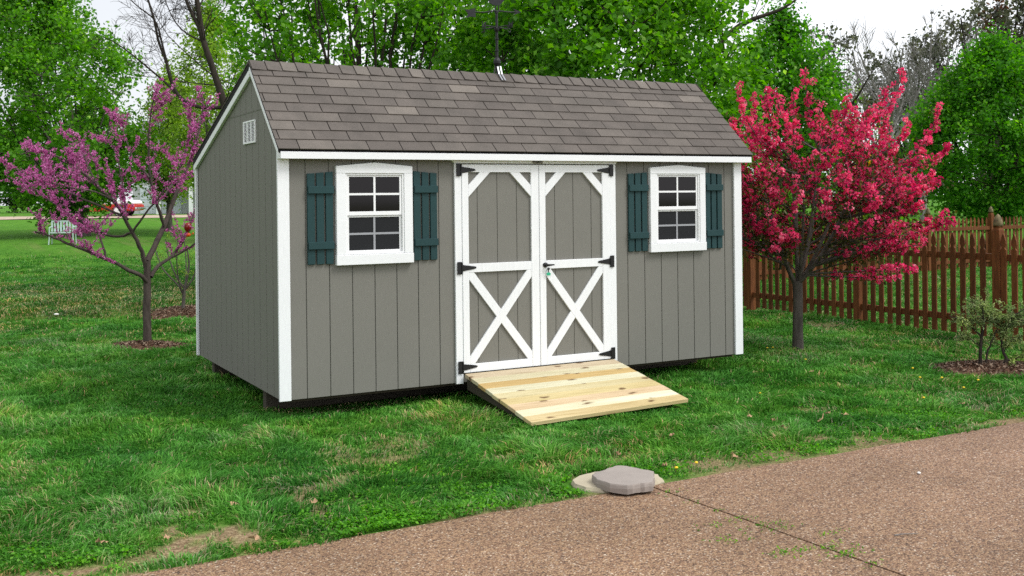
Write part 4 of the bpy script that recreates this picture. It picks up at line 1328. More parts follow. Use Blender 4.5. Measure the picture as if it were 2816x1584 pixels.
# distant woods: individually copied trees
far0 = leafy_tree('distant_tree', 'hazy green tree standing far beyond the lawns', (0, 0, 0), 8.0, 3.6, 0.8, M['leaf_far'], M['bark'], 20, ncl=170, nlf=8000, leaf=0.34, stems=8, outer=2.4, sig=(0.35, 0.6), stem_r=0.06)
first = True
for u, d, s, rz in [(-52, 92, 1.0, 0.3), (-45, 96, 0.9, 1.2), (-38, 94, 1.05, 2.2), (-30, 97, 0.85, 3.1), (-23, 95, 0.9, 4.4), (-15, 92, 0.95, 5.2), (26, 96, 0.75, 0.9), (32, 90, 0.7, 2.0), (37, 95, 0.75, 2.9), (43, 92, 0.8, 4.0), (50, 96, 0.8, 5.5), (56, 94, 0.85, 1.7), (16, 90, 0.8, 3.6), (5, 95, 0.8, 2.4)]:
    if first: o = far0; first = False
    else:
        o = far0.copy(); COL.objects.link(o)
        for ch in far0.children:
            c = ch.copy(); COL.objects.link(c); c.parent = o
    o.location = spot(u, d); o.scale = (s, s, s); o.rotation_euler.z = rz
    o['group'] = 'distant trees beyond the lawns'

# bare trees
bx, by = 4.965, 21.548
DK = [([(0, 0, -0.1), (-0.02, 0.0, 2.0), (-0.10, 0.05, 3.6), (-0.19, 0.1, 4.51), (-0.35, 0.19, 4.96), (-0.51, 0.28, 5.6), (-0.7, 0.38, 6.16), (-0.76, 0.41, 6.77), (-0.85, 0.47, 7.37), (-0.88, 0.48, 8.4)], (0.17, 0.09)),
      ([(-0.7, 0.38, 6.16), (-0.8, 0.43, 6.62), (-0.99, 0.54, 6.99), (-1.12, 0.61, 7.37), (-1.3, 0.70, 8.3)], (0.09, 0.05)),
      ([(-0.15, 0.08, 4.3), (-0.6, 0.33, 4.25), (-1.08, 0.59, 4.37), (-1.41, 0.77, 4.71), (-1.57, 0.86, 5.27), (-1.6, 0.87, 5.61), (-1.82, 1.0, 6.14), (-1.88, 1.03, 6.78), (-2.07, 1.13, 7.38), (-2.2, 1.2, 8.2)], (0.08, 0.035)),
      ([(-1.41, 0.77, 4.71), (-1.63, 0.89, 5.01), (-2.03, 1.11, 5.39), (-2.45, 1.34, 5.81), (-2.91, 1.59, 6.19), (-3.17, 1.73, 6.31)], (0.05, 0.018)),
      ([(-1.6, 0.87, 5.58), (-1.75, 0.96, 6.29), (-1.85, 1.01, 6.82), (-2.24, 1.23, 7.09), (-2.7, 1.48, 7.6)], (0.045, 0.018)),
      ([(-0.7, 0.38, 6.16), (-1.13, 0.62, 6.38), (-1.45, 0.79, 6.78), (-1.7, 0.95, 7.6)], (0.04, 0.015))]
bare_tree('bare_tree', 'dark bare tree with long arching branches left of the shed roof', (bx, by, float(ground_z(bx, by))), [(p, (r[0] * 0.72, r[1] * 0.72)) for p, r in DK], M['bark_dark'], 31, levels=3, twig=0.70, nkid=(9, 14), ends=0.0065, tropism=0.0, spread=1.0)
x, y, z = spot(4.2, 25)
bare_tree('bare_tree', 'dark bare limb reaching into the sky behind the fullest green tree', (x, y, z), [([(0, 0, -0.1), (0.05, 0, 2.0), (0.3, 0, 4.2), (0.7, -0.2, 5.6), (1.35, -0.62, 6.05), (1.95, -1.0, 6.22), (2.3, -1.2, 6.5)], (0.13, 0.02))], M['bark_dark'], 32, levels=2, twig=0.3, nkid=(4, 7), ends=0.008)

def bare_limbs(H, seed, n=8, spr=0.45):
    r = np.random.default_rng(seed)
    L = [([(0, 0, -0.2), (0.05, 0, H * 0.15), (0, 0.05, H * 0.3)], (H * 0.018, H * 0.014))]
    for k in range(n):
        a = k * 2.4 + r.uniform(-.3, .3); s = H * spr * r.uniform(0.5, 1.0) * math.sqrt((k + 0.6) / n)
        tp = H * r.uniform(0.75, 1.0) - s * 0.5
        h0 = H * r.uniform(0.2, 0.32)
        L.append(([(0, 0.02, h0), (math.cos(a) * s * 0.45, math.sin(a) * s * 0.45, h0 + (tp - h0) * 0.4), (math.cos(a) * s * 0.8, math.sin(a) * s * 0.8, h0 + (tp - h0) * 0.75), (math.cos(a) * s, math.sin(a) * s, tp)], (H * 0.010, H * 0.003)))
    return L

GR = 'bare grey trees beyond the right fence'
x, y, z = spot(18.2, 52)
bare_tree('bare_tree', 'tall bare grey tree right of the open sky, its twigs thinnest towards the left', (x, y, z), bare_limbs(9.8, 1, 11, 0.5), M['bark_grey'], 41, levels=3, twig=0.62, nkid=(9, 13), ends=0.013, group=GR, tropism=0.15, spread=0.8)
x, y, z = spot(22.5, 58)
bare_tree('bare_tree', 'tall bare grey tree just left of the dense round green tree', (x, y, z), bare_limbs(11.5, 2, 11, 0.42), M['bark_grey'], 42, levels=3, twig=0.6, nkid=(9, 13), ends=0.015, group=GR, tropism=0.15, spread=0.8)
x, y, z = spot(25.0, 66)
bare_tree('bare_tree', 'dark twiggy tree half hidden behind the dense round green tree', (x, y, z), bare_limbs(11.0, 3, 12, 0.4), M['bark_dark'], 43, levels=3, twig=0.6, nkid=(9, 13), ends=0.02, group=GR, tropism=0.1, spread=0.9, buds=(M['leaf_olive'], 0.22), budn=2500)
x, y, z = spot(14.2, 46)
bare_tree('bare_tree', 'small budding twiggy tree between the pink tree and the rounded green tree', (x, y, z), bare_limbs(6.6, 4, 9, 0.5), M['bark_grey'], 44, levels=3, twig=0.6, nkid=(8, 12), ends=0.011, group=GR, buds=(M['leaf_light'], 0.10), budn=1500)
x, y, z = spot(28.0, 62)
bare_tree('budding_tree', 'tall dark tree with sparse olive leaves in the top right corner', (x, y, z), bare_limbs(14.0, 5, 13, 0.45), M['bark_dark'], 45, levels=3, twig=0.6, nkid=(7, 11), ends=0.018, buds=(M['leaf_olive'], 0.26), budn=5200)
x, y, z = spot(31.5, 64)
bare_tree('budding_tree', 'rust-tinted budding tree at the far top right edge', (x, y, z), bare_limbs(13.5, 6, 10, 0.40), M['bark_dark'], 46, levels=3, twig=0.6, nkid=(7, 10), ends=0.018, buds=(M['leaf_rust'], 0.22), budn=2600)
x, y, z = spot(11.2, 41)
bare_tree('budding_tree', 'thin dark tree with sparse leaves peeking out behind the rounded green tree', (x, y, z), bare_limbs(8.6, 7, 11, 0.36), M['bark_dark'], 47, levels=3, twig=0.55, nkid=(6, 9), ends=0.012, buds=(M['leaf_olive'], 0.17), budn=2600)

x, y, z = spot(15.0, 45)
sb = leafy_tree('flowering_shrub', 'golden-yellow shrub glimpsed through the pink tree', (x, y, z), 3.2, 0.9, 0.5, M['leaf_gold'], M['bark'], 51, ncl=50, nlf=2600, leaf=0.12, stems=7, sig=(0.12, 0.2))
sb['category'] = 'shrub'
GS = 'green shrubs beyond the fence'
for k, (u, d, h, r, lb) in enumerate([(6.3, 25.0, 1.9, 1.3, 'bright green shrub beyond the fence, seen low through the pink tree'), (9.5, 29, 2.0, 1.5, 'green shrub beyond the fence, right of the pink tree trunk'), (3.8, 21.5, 1.9, 1.3, 'green shrub behind the right end of the shed')]):
    x, y, z = spot(u, d)
    s_ = leafy_tree('green_shrub', lb, (x, y, z), h, r, 0.2, M['leaf_mid'], M['bark'], 60 + k, ncl=90, nlf=6000, leaf=0.09, stems=8, sig=(0.12, 0.22), group=GS, stem_r=0.02, trunk_r=0.04)
    s_['category'] = 'shrub'

# ------------------------------------------------------------------ crimson flowering tree
def crab():
    rng = np.random.default_rng(71)
    root = tag(empty('blossom_tree', (6.34, 0.68, 0)), 'crimson-pink blossoming tree with upright flowering spikes right of the shed', 'tree')
    wd = Wood()
    wd.tube(np.array([[0, 0, -0.06], [0.0, 0, 0.05], [0.0, 0.0, 0.3], [0.01, 0, 0.6], [0.0, 0, 0.85]]), [0.095, 0.068, 0.060, 0.056, 0.060], 9)
    tips = [(-0.56, 0.37, 3.16), (0.14, 0.89, 3.12), (-0.72, -0.29, 3.08), (0.4, 0.75, 3.16), (-0.23, -0.22, 3.06), (0.04, -0.13, 3.24), (0.71, 0.33, 3.04), (0.45, -0.39, 3.0), (0.72, -0.25, 2.88), (0.1, -0.98, 2.69), (1.31, -0.15, 3.11), (1.18, -0.53, 3.3), (0.94, -0.82, 2.69), (1.94, -0.42, 2.92), (1.3, -1.07, 2.42), (1.37, -0.8, 2.09), (0.96, -1.23, 1.98), (1.42, -0.93, 1.62), (1.19, -1.21, 1.54), (1.0, -0.99, 1.28), (1.62, -0.33, 0.95), (0.75, -0.82, 0.89), (-0.65, 0.37, 2.74), (1.1, 0.43, 2.88)]
    tips = [np.array(t_) for t_ in tips]
    plume = [1.0] * len(tips)
    # the rest of the crown, all round
    for k in range(165):
        a = rng.uniform(0, 2 * math.pi); el = math.asin(rng.uniform(-0.55, 0.95))
        rr = rng.uniform(0.55, 1.0) ** 0.6
        c = np.array([0.22, -0.12, 1.72])
        p_ = c + np.array([1.26 * math.cos(a) * math.cos(el), 1.26 * math.sin(a) * math.cos(el), (0.82 if el > 0 else 1.0) * math.sin(el)]) * rr
        p_[2] = max(p_[2], 0.95 + rng.uniform(0, 0.25))
        tips.append(p_); plume.append(rng.uniform(0.5, 0.9) if p_[2] > 1.9 else rng.uniform(0.15, 0.5))
    for k in range(16):
        a = rng.uniform(0, 2 * math.pi); q = rng.uniform(0.35, 1.1)
        tips.append(np.array([0.22 + 1.2 * q * math.cos(a), -0.1 + 1.2 * q * math.sin(a), 2.98 - 0.55 * q * q + rng.uniform(-0.25, 0.15)])); plume.append(1.0)
    limbs = []
    f0 = np.array([0, 0, 0.80])
    for k in range(10):
        a = k * 2.399 + 0.4; s = 0.75 * math.sqrt((k + 0.4) / 10)
        top = np.array([0.2 + math.cos(a) * s, -0.1 + math.sin(a) * s, 2.5 - 0.9 * s])
        pts = bez(f0 + rng.normal(0, 0.015, 3), f0 + (top - f0) * np.array([0.6, 0.6, 0.35]), top, 9)
        wd.tube(pts, np.linspace(0.027, 0.009, 9), 6); limbs.append(pts)
    LP = np.concatenate([l[1:] for l in limbs])
    P = []; Dv = []; RN = []; LV = []
    for tip, pl in zip(tips, plume):
        dist = np.linalg.norm(LP - tip, axis=1) + np.where(LP[:, 2] > tip[2] - 0.3, 1.2 * (LP[:, 2] - tip[2] + 0.3), 0)
        b = LP[int(np.argmin(dist))]
        outw = np.array([tip[0] - 0.2, tip[1] + 0.1, 0])
        mid = b + (tip - b) * (np.array([0.92, 0.92, 0.30]) if tip[2] > 2.2 else np.array([0.75, 0.75, 0.35]))
        if tip[2] < 1.5: mid = b + (tip - b) * np.array([0.5, 0.5, 0.65])
        n = 12
        pts = bez(b, mid, tip, n)
        wd.tube(pts, np.linspace(0.012, 0.004, n), 4)
        L = np.linalg.norm(np.diff(pts, axis=0), axis=1).sum()
        hl = max(0, min(1, (tip[2] - 0.7) / 1.7))
        cover = min(0.92, (0.42 + 0.35 * pl) if L > 0.7 or pl < 0.5 else 0.85)
        nball = max(3, int(L * cover / (0.042 if pl >= 1 else 0.055)))
        for q in range(nball):
            f = 1 - cover * (q / nball) - rng.uniform(0, 0.02)
            if rng.uniform() > (0.96 if pl >= 1 and f > 0.45 else (0.45 + 0.45 * hl) if f > 0.78 else 0.10 + 0.62 * hl): continue
            kk = f * (n - 1); i = min(int(kk), n - 2); c = pts[i] + (pts[i + 1] - pts[i]) * (kk - i) + rng.normal(0, 0.020, 3)
            rad = rng.uniform(0.032, 0.056) if pl >= 1 else rng.uniform(0.028, 0.052)
            npet = int(rng.uniform(15, 24))
            d = rng.normal(size=(npet, 3)); d /= np.linalg.norm(d, axis=1, keepdims=True)
            P.append(c + d * rad * rng.uniform(0.55, 1.0, (npet, 1)))
            base = rng.uniform(0.15, 0.75)
            RN.append(np.clip(base + rng.normal(0, 0.18, npet), 0, 1))
        # side tufts off the branch
        for q in range(int(2 + 6 * rng.uniform())):
            f = rng.uniform(0.3, 0.95); kk = f * (n - 1); i = min(int(kk), n - 2)
            c = pts[i] + (pts[i + 1] - pts[i]) * (kk - i)
            o = rng.normal(0, 1, 3); o /= np.linalg.norm(o); e = c + o * rng.uniform(0.07, 0.16) + np.array([0, 0, 0.03])
            wd.tube(np.array([c, (c + e) / 2 + rng.normal(0, 0.01, 3), e]), [0.004, 0.003, 0.002], 3)
            LV.append(e + rng.normal(0, 0.05, (7, 3)))
            if rng.uniform() < 0.08 + 0.55 * hl:
                npet = int(rng.uniform(12, 22)); d = rng.normal(size=(npet, 3)); d /= np.linalg.norm(d, axis=1, keepdims=True)
                P.append(e + d * rng.uniform(0.03, 0.05)); RN.append(np.clip(rng.uniform(0.1, 0.6) + rng.normal(0, 0.18, npet), 0, 1))
        m_ = int(14 + 22 * (1 - hl))
        f = rng.uniform(0.15, 0.9, m_); i = np.clip((f * (n - 1)).astype(int), 0, n - 2)
        LV.append(pts[i] + rng.normal(0, 0.07, (m_, 3)))
    wd.build('trunk', M['bark'], root)
    P = np.concatenate(P); RN = np.concatenate(RN)
    leaves('blossom', P, 0.031, M['crab'], root, rng, up=0.2, width=0.95, fold=0.2, rnd=RN)
    leaves('foliage', np.concatenate(LV), 0.050, M['leaf_bronze'], root, rng, up=0.3, width=0.5)
    return root

crab()


# ------------------------------------------------------------------ purple-pink flowering tree
def redbud():
    rng = np.random.default_rng(81)
    root = tag(empty('blossom_tree', (-0.12, 5.53, float(ground_z(-0.12, 5.53)))), 'spreading purple-pink blossoming tree on the lawn left of the shed', 'tree')
    wd = Wood()
    LI = [([(0, -0.01, -0.08), (0, -0.01, 0.02), (0.0, -0.01, 0.44), (0.01, -0.01, 0.82), (0.01, -0.02, 1.10)], (0.082, 0.062)),
          ([(0.01, -0.01, 0.80), (-0.05, -0.1, 0.91), (-0.25, -0.1, 1.01), (-0.5, -0.08, 1.14), (-0.9, 0.03, 1.34), (-1.12, 0.04, 1.44), (-1.29, 0.01, 1.5)], (0.046, 0.014)),
          ([(-0.48, 0.03, 1.13), (-0.49, 0.14, 1.29), (-0.53, 0.28, 1.47), (-0.68, 0.48, 1.65)], (0.026, 0.010)),
          ([(-0.01, -0.01, 1.01), (-0.06, -0.09, 1.23), (-0.19, -0.14, 1.46), (-0.27, -0.2, 1.63), (-0.41, -0.24, 1.86), (-0.59, -0.26, 2.04), (-0.81, -0.25, 2.25), (-1.05, -0.23, 2.43), (-1.29, -0.22, 2.48), (-1.45, -0.24, 2.43)], (0.044, 0.010)),
          ([(-0.22, 0.11, 1.63), (-0.21, 0.22, 1.8), (-0.23, 0.35, 2.12), (-0.27, 0.48, 2.5), (-0.34, 0.63, 2.65)], (0.026, 0.008)),
          ([(0.01, -0.02, 1.1), (0.17, 0.04, 1.39), (0.27, 0.14, 1.57), (0.41, 0.2, 1.94), (0.53, 0.28, 2.2), (0.68, 0.35, 2.47), (0.81, 0.42, 2.95), (0.86, 0.54, 3.26)], (0.060, 0.012)),
          ([(0.05, -0.03, 0.89), (0.17, 0.08, 1.04), (0.35, 0.16, 1.12), (0.5, 0.26, 1.3), (0.66, 0.36, 1.63), (0.76, 0.48, 1.82)], (0.042, 0.012)),
          ([(0.24, 0.06, 1.54), (0.13, -0.03, 1.83), (0.05, -0.06, 2.16), (0.02, -0.11, 2.57), (0.04, -0.19, 3.03), (0.1, -0.29, 3.22)], (0.034, 0.010)),
          ([(-0.15, 0.0, 1.46), (-0.31, 0.32, 1.39), (-0.5, 0.58, 1.46), (-0.77, 0.89, 1.6), (-0.96, 1.16, 1.85), (-1.2, 1.45, 2.04)], (0.028, 0.008)),
          ([(-0.22, 0.0, 1.63), (-0.38, 0.4, 1.93), (-0.6, 0.73, 2.17), (-0.88, 1.09, 2.28), (-1.11, 1.42, 2.12), (-1.36, 1.76, 2.05)], (0.028, 0.008)),
          ([(0.03, -0.14, 2.15), (-0.12, 0.17, 2.39), (-0.17, 0.42, 2.69), (-0.2, 0.67, 2.99)], (0.02, 0.007)),
          ([(0.12, -0.08, 1.83), (0.33, 0.07, 2.02), (0.5, 0.23, 2.35), (0.64, 0.41, 2.7), (0.69, 0.64, 3.11)], (0.026, 0.008)),
          ([(-0.41, -0.24, 1.86), (-0.62, -0.38, 1.98), (-0.90, -0.45, 2.02), (-1.20, -0.42, 2.10)], (0.022, 0.007)),
          ([(-0.30, -0.20, 1.68), (-0.60, -0.10, 1.82), (-0.92, 0.08, 1.98), (-1.30, 0.22, 2.16), (-1.52, 0.30, 2.30)], (0.024, 0.007)),
          ([(-0.59, -0.26, 2.04), (-0.70, -0.10, 2.30), (-0.76, 0.06, 2.56), (-0.80, 0.12, 2.72)], (0.018, 0.006)),
          ([(-0.19, -0.14, 1.46), (-0.05, -0.34, 1.72), (0.14, -0.50, 1.98), (0.26, -0.60, 2.30)], (0.024, 0.007)),
          ([(0.35, 0.16, 1.12), (0.62, 0.02, 1.28), (0.80, -0.08, 1.55), (0.88, -0.10, 1.85)], (0.022, 0.007))]
    P = []; RN = []
    def blossoms(pts, f0, dens, rad):
        seg = np.linalg.norm(np.diff(pts, axis=0), axis=1); L = seg.sum()
        n = max(1, int(L * (1 - f0) / 0.020 * dens))
        for f in rng.uniform(f0, 1.0, n):
            k = f * (len(pts) - 1); i = min(int(k), len(pts) - 2)
            c = pts[i] + (pts[i + 1] - pts[i]) * (k - i)
            m_ = int(rng.uniform(3, 6))
            P.append(c + rng.normal(0, rad, (m_, 3))); RN.append(np.clip(rng.uniform(0.2, 0.7) + rng.normal(0, 0.2, m_), 0, 1))
    def twig(p, d, L, r, lv):
        n = 6; pts = [p]; dd = d
        for k in range(n - 1):
            dd = dd + rng.normal(0, 0.12, 3) + np.array([0, 0, 0.05]); dd /= np.linalg.norm(dd); pts.append(pts[-1] + dd * L / (n - 1))
        pts = np.array(pts); wd.tube(pts, np.linspace(r, 0.0022, n), 3)
        blossoms(pts, 0.05, 0.95 if lv else 0.85, 0.011)
        if lv:
            for _ in range(rng.integers(2, 5)):
                f = rng.uniform(0.2, 0.95); k = f * (n - 1); i = min(int(k), n - 2); q = pts[i] + (pts[i + 1] - pts[i]) * (k - i)
                s = rng.normal(size=3); s[2] *= 0.5; nd = dd * 0.7 + s / np.linalg.norm(s) * 0.8 + np.array([0, 0, 0.15]); nd /= np.linalg.norm(nd)
                twig(q, nd, L * rng.uniform(0.3, 0.6), 0.0035, lv - 1)
    for k, (pts, r) in enumerate(LI):
        pts = np.asarray(pts, float); t = np.linspace(0, 1, len(pts)); tn = np.linspace(0, 1, len(pts) * 3)
        ps = np.stack([np.interp(tn, t, pts[:, q]) for q in range(3)], -1)
        for _ in range(2): ps[1:-1] = (ps[:-2] + 2 * ps[1:-1] + ps[2:]) / 4
        ps[1:-1] += rng.normal(0, 0.004, (len(ps) - 2, 3))
        wd.tube(ps, np.linspace(r[0], r[1], len(ps)) * (0.66 if k else 0.74), 8)
        if k == 0: continue
        low = k in (1, 6); thin = k in (4, 5, 7, 10, 11, 15, 16)
        blossoms(ps, 0.45 if not low else 0.6, 0.7 if not low else 0.35, 0.014)
        L = np.linalg.norm(np.diff(ps, axis=0), axis=1).sum()
        nt_ = int(L * (7 if thin else 7 if low else 8))
        for f in rng.uniform(0.30 if not low else 0.4, 1.0, nt_):
            kk = f * (len(ps) - 1); i = min(int(kk), len(ps) - 2); q = ps[i] + (ps[i + 1] - ps[i]) * (kk - i)
            d = ps[i + 1] - ps[i]; d /= np.linalg.norm(d)
            s = rng.normal(size=3); s[2] = abs(s[2]) * 0.5; s -= d * (s @ d) * 0.7; s /= np.linalg.norm(s)
            nd = d * 0.55 + s * 0.75 + np.array([0, 0, 0.12]); nd /= np.linalg.norm(nd)
            twig(q, nd, rng.uniform(0.20, 0.46) * (1.15 - 0.45 * f), 0.005, 1)
    wd.build('trunk', M['bark_bud'], root)
    leaves('blossom', np.concatenate(P), 0.0235, M['redbud'], root, rng, up=0.1, width=0.8, fold=0.2, rnd=np.concatenate(RN))

redbud()

# bare shrub behind, feeder
BS = [([(0, 0, -0.05), (0.02, 0, 0.29), (0.03, -0.01, 0.4), (0.12, -0.06, 0.79), (0.06, -0.03, 1.13)], (0.035, 0.010)), ([(0.02, 0, 0.29), (-0.05, 0.04, 0.46), (-0.25, 0.14, 0.66), (-0.34, 0.19, 0.85), (-0.41, 0.23, 1.13)], (0.018, 0.007)),
      ([(0.03, -0.01, 0.4), (-0.1, 0.06, 0.6), (-0.22, 0.13, 0.99), (-0.24, 0.14, 1.24)], (0.016, 0.007)), ([(0.02, 0, 0.35), (0.17, -0.09, 0.57), (0.24, -0.13, 0.85), (0.22, -0.12, 1.13)], (0.018, 0.007)),
      ([(0.02, 0, 0.3), (0.10, 0.15, 0.6), (0.12, 0.3, 1.0), (0.10, 0.4, 1.3)], (0.014, 0.006)), ([(0.0, 0, 0.3), (-0.12, -0.2, 0.6), (-0.16, -0.34, 0.95), (-0.15, -0.4, 1.25)], (0.014, 0.006))]
bare_tree('bare_shrub', 'thin leafless shrub growing behind the purple-pink tree', (1.17, 9.71, float(ground_z(1.17, 9.71))), BS, M['bark'], 85, levels=2, twig=0.42, nkid=(4, 7), ends=0.004, cat='shrub', buds=(M['leaf_light'], 0.025), budn=500)

fx, fy, fz = 0.434, 5.672, 1.36
fe = tag(empty('bird_feeder', (fx, fy, fz + 0.03)), 'red glass hummingbird feeder hanging from the purple-pink tree', 'bird feeder')
fe.scale = (0.72, 0.72, 0.8)
red = plain('red_glass', (0.20, 0.010, 0.008), 0.2)
org = plain('orange_red_plastic', (0.75, 0.10, 0.015), 0.4)
MB().lathe([(0.010, 0.235), (0.045, 0.225), (0.066, 0.19), (0.070, 0.155), (0.058, 0.115), (0.030, 0.085), (0.016, 0.070)], 0, 0, 18).build('bottle', red, fe, smooth=True)
MB().lathe([(0.012, 0.0), (0.040, 0.010), (0.048, 0.030), (0.040, 0.052), (0.016, 0.068)], 0, 0, 16).build('tray', org, fe, smooth=True)
mb = MB(); mb.tube([(0, 0, 0.23), (0.004, 0, 0.30), (0.0, 0.002, 0.42)], 0.003, 5); mb.build('hanging_wire', M['black'], fe)
mb = MB(); mb.tube([(-0.05, 0, -0.03), (0, 0, 0.02), (0.09, 0, 0.05)], 0.004, 5); mb.lathe([(0.002, 0.02), (0.014, 0.03), (0.016, 0.045), (0.004, 0.055)], 0.09, 0, 10, 0.015); mb.build('perch', org, fe)

# ------------------------------------------------------------------ sage-green shrub at the right edge
def sage():
    rng = np.random.default_rng(91)
    root = tag(empty('leafy_shrub', (7.05, -1.25, 0.03)), 'open grey-green shrub in a mulch bed at the right edge', 'shrub')
    wd = Wood()
    LI = [([(-0.03, 0, -0.05), (-0.02, 0, 0.27), (0.01, -0.02, 0.44), (0.0, -0.01, 0.57), (-0.01, 0, 0.66)], (0.021, 0.006)), ([(0.16, -0.1, -0.05), (0.22, -0.13, 0.08), (0.19, -0.11, 0.15), (0.17, -0.1, 0.28), (0.16, -0.1, 0.41), (0.2, -0.12, 0.56)], (0.022, 0.006)),
          ([(0.02, -0.02, -0.04), (0.03, -0.03, 0.14), (0.07, -0.05, 0.26), (0.12, -0.08, 0.37), (0.15, -0.12, 0.55)], (0.013, 0.005)), ([(0.22, -0.13, 0.08), (0.31, -0.18, 0.10), (0.41, -0.23, 0.15), (0.55, -0.30, 0.30)], (0.012, 0.005)),
          ([(-0.01, 0, 0.33), (-0.10, 0.04, 0.42), (-0.20, 0.10, 0.50), (-0.30, 0.16, 0.55)], (0.010, 0.004)), ([(0.0, -0.01, 0.42), (-0.08, -0.08, 0.52), (-0.14, -0.12, 0.66)], (0.009, 0.004)),
          ([(0.17, -0.1, 0.28), (0.28, -0.10, 0.42), (0.36, -0.12, 0.54), (0.46, -0.16, 0.60)], (0.010, 0.004)), ([(0.16, -0.1, 0.41), (0.26, -0.2, 0.46), (0.42, -0.26, 0.50), (0.58, -0.32, 0.50)], (0.009, 0.004)),
          ([(0.02, -0.02, 0.44), (0.06, 0.08, 0.56), (0.12, 0.14, 0.64)], (0.008, 0.004)), ([(0.2, -0.12, 0.45), (0.22, -0.22, 0.55), (0.26, -0.3, 0.62)], (0.008, 0.004)), ([(-0.02, 0.0, 0.22), (-0.10, 0.05, 0.30), (-0.16, 0.10, 0.36)], (0.006, 0.003)),
          ([(0.55, -0.30, 0.05), (0.6, -0.34, 0.2), (0.62, -0.38, 0.4), (0.6, -0.36, 0.56)], (0.012, 0.004)), ([(0.19, -0.11, 0.15), (0.32, -0.06, 0.24), (0.45, -0.04, 0.34)], (0.007, 0.003))]
    P = []; Dv = []
    def tw(p, d, L, lv):
        n = 5; pts = [p]
        for k in range(n - 1):
            d = d + rng.normal(0, 0.16, 3); d /= np.linalg.norm(d); pts.append(pts[-1] + d * L / (n - 1))
        pts = np.array(pts); wd.tube(pts, np.linspace(0.0035, 0.0016, n), 3)
        m_ = int(L * 115)
        f = rng.uniform(0.25, 1.0, m_) * (n - 1); i = np.clip(f.astype(int), 0, n - 2)
        P.append(pts[i] + (pts[i + 1] - pts[i]) * (f - i)[:, None] + rng.normal(0, 0.012, (m_, 3))); Dv.append(np.tile(d, (m_, 1)))
        if lv:
            for _ in range(3):
                q = pts[rng.integers(1, n)]; s = rng.normal(size=3); s /= np.linalg.norm(s); tw(q, (d * 0.6 + s * 0.8) / np.linalg.norm(d * 0.6 + s * 0.8), L * 0.6, lv - 1)
    for pts, r in LI:
        pts = np.asarray(pts, float); t = np.linspace(0, 1, len(pts)); tn = np.linspace(0, 1, len(pts) * 3)
        ps = np.stack([np.interp(tn, t, pts[:, q]) for q in range(3)], -1)
        ps[1:-1] = (ps[:-2] + 2 * ps[1:-1] + ps[2:]) / 4; ps[1:-1] += rng.normal(0, 0.003, (len(ps) - 2, 3))
        wd.tube(ps, np.linspace(r[0], r[1], len(ps)), 6)
        L = np.linalg.norm(np.diff(ps, axis=0), axis=1).sum()
        for f in rng.uniform(0.5 if r[0] > 0.012 else 0.25, 1.0, int(3 + L * 13)):
            q = ps[int(f * (len(ps) - 1))]
            s = rng.normal(size=3); s[2] = abs(s[2]) * 0.7; s /= np.linalg.norm(s); tw(q, s, rng.uniform(0.08, 0.17), 1)
    wd.build('trunk', M['bark_dark'], root)
    P = np.concatenate(P)
    leaves('foliage', P, 0.042, M['leaf_sage'], root, rng, up=0.2, width=0.3, fold=0.06, dirs=np.concatenate(Dv) * 1.2)

sage()

# ------------------------------------------------------------------ fences
def picket_poly(h):
    hw = 0.038
    return [(-hw, 0.0), (hw, 0.0), (hw, h - 0.205), (hw * 0.55, h - 0.185), (hw * 0.55, h - 0.170), (hw * 1.0, h - 0.135), (hw * 0.85, h - 0.085), (hw * 0.40, h - 0.03), (0.0, h), (-hw * 0.40, h - 0.03), (-hw * 0.85, h - 0.085), (-hw, h - 0.135), (-hw * 0.55, h - 0.170), (-hw * 0.55, h - 0.185), (-hw, h - 0.205)]


def fence(root, pos, posts, axis, face, z0, span, ptop=1.345, prail=1):
    """axis 0: runs along x, axis 1: runs along y; face: side (+1/-1) the pickets stand on"""
    rng = random.Random(len(pos))
    def pt(s, off): return (s, off) if axis == 0 else (off, s)
    base = None; pbase = None
    for k, s in enumerate(pos):
        if any(abs(s - q) < 0.085 for q in posts): continue
        mb = MB(); mb.rnd = rng.random()
        if base is None or k % 2 == 0:
            mb.prism(picket_poly(ptop - 0.055), 1, -0.010, 0.010)
            o = mb.build('picket', M['fence'], root)
            base = o
        else:
            o = base.copy(); COL.objects.link(o); o.parent = root
        x_, y_ = pt(s, face * 0.032)
        o.location = (x_, y_, 0.055 + rng.uniform(-0.006, 0.006))
        o.rotation_euler = (0, rng.uniform(-0.012, 0.012) if axis == 0 else 0, 0 if axis == 0 else math.pi / 2)
    for z in (0.25, 1.05):
        mb = MB(); mb.rnd = 0.6
        a, b = span
        x0, y0 = pt(a, -0.020); x1, y1 = pt(b, 0.020)
        mb.box(min(x0, x1), max(x0, x1), min(y0, y1), max(y0, y1), z - 0.042, z + 0.042)
        mb.build('rail', M['fence'], root, 0.003)
    for s in posts:
        x_, y_ = pt(s, 0)
        if pbase is None:
            mb = MB(); mb.rnd = 0.75
            mb.box(-0.055, 0.055, -0.055, 0.055, -0.1, 1.385)
            mb.lathe([(0.052, 1.386), (0.045, 1.40), (0.040, 1.415), (0.045, 1.43), (0.053, 1.435)], 0, 0, 4, 0, True)
            pbase = mb.build('post', M['fence'], root, 0.004)
            mb = MB(); mb.lathe([(0.054, 1.436), (0.058, 1.455), (0.054, 1.495), (0.040, 1.54), (0.018, 1.575), (0.003, 1.588)], 0, 0, 16)
            fbase = mb.build('finial', M['finial'], pbase, smooth=True)
            p_ = pbase
        else:
            p_ = pbase.copy(); COL.objects.link(p_); p_.parent = root
            f_ = fbase.copy(); COL.objects.link(f_); f_.parent = p_
        p_.location = (x_, y_, 0)

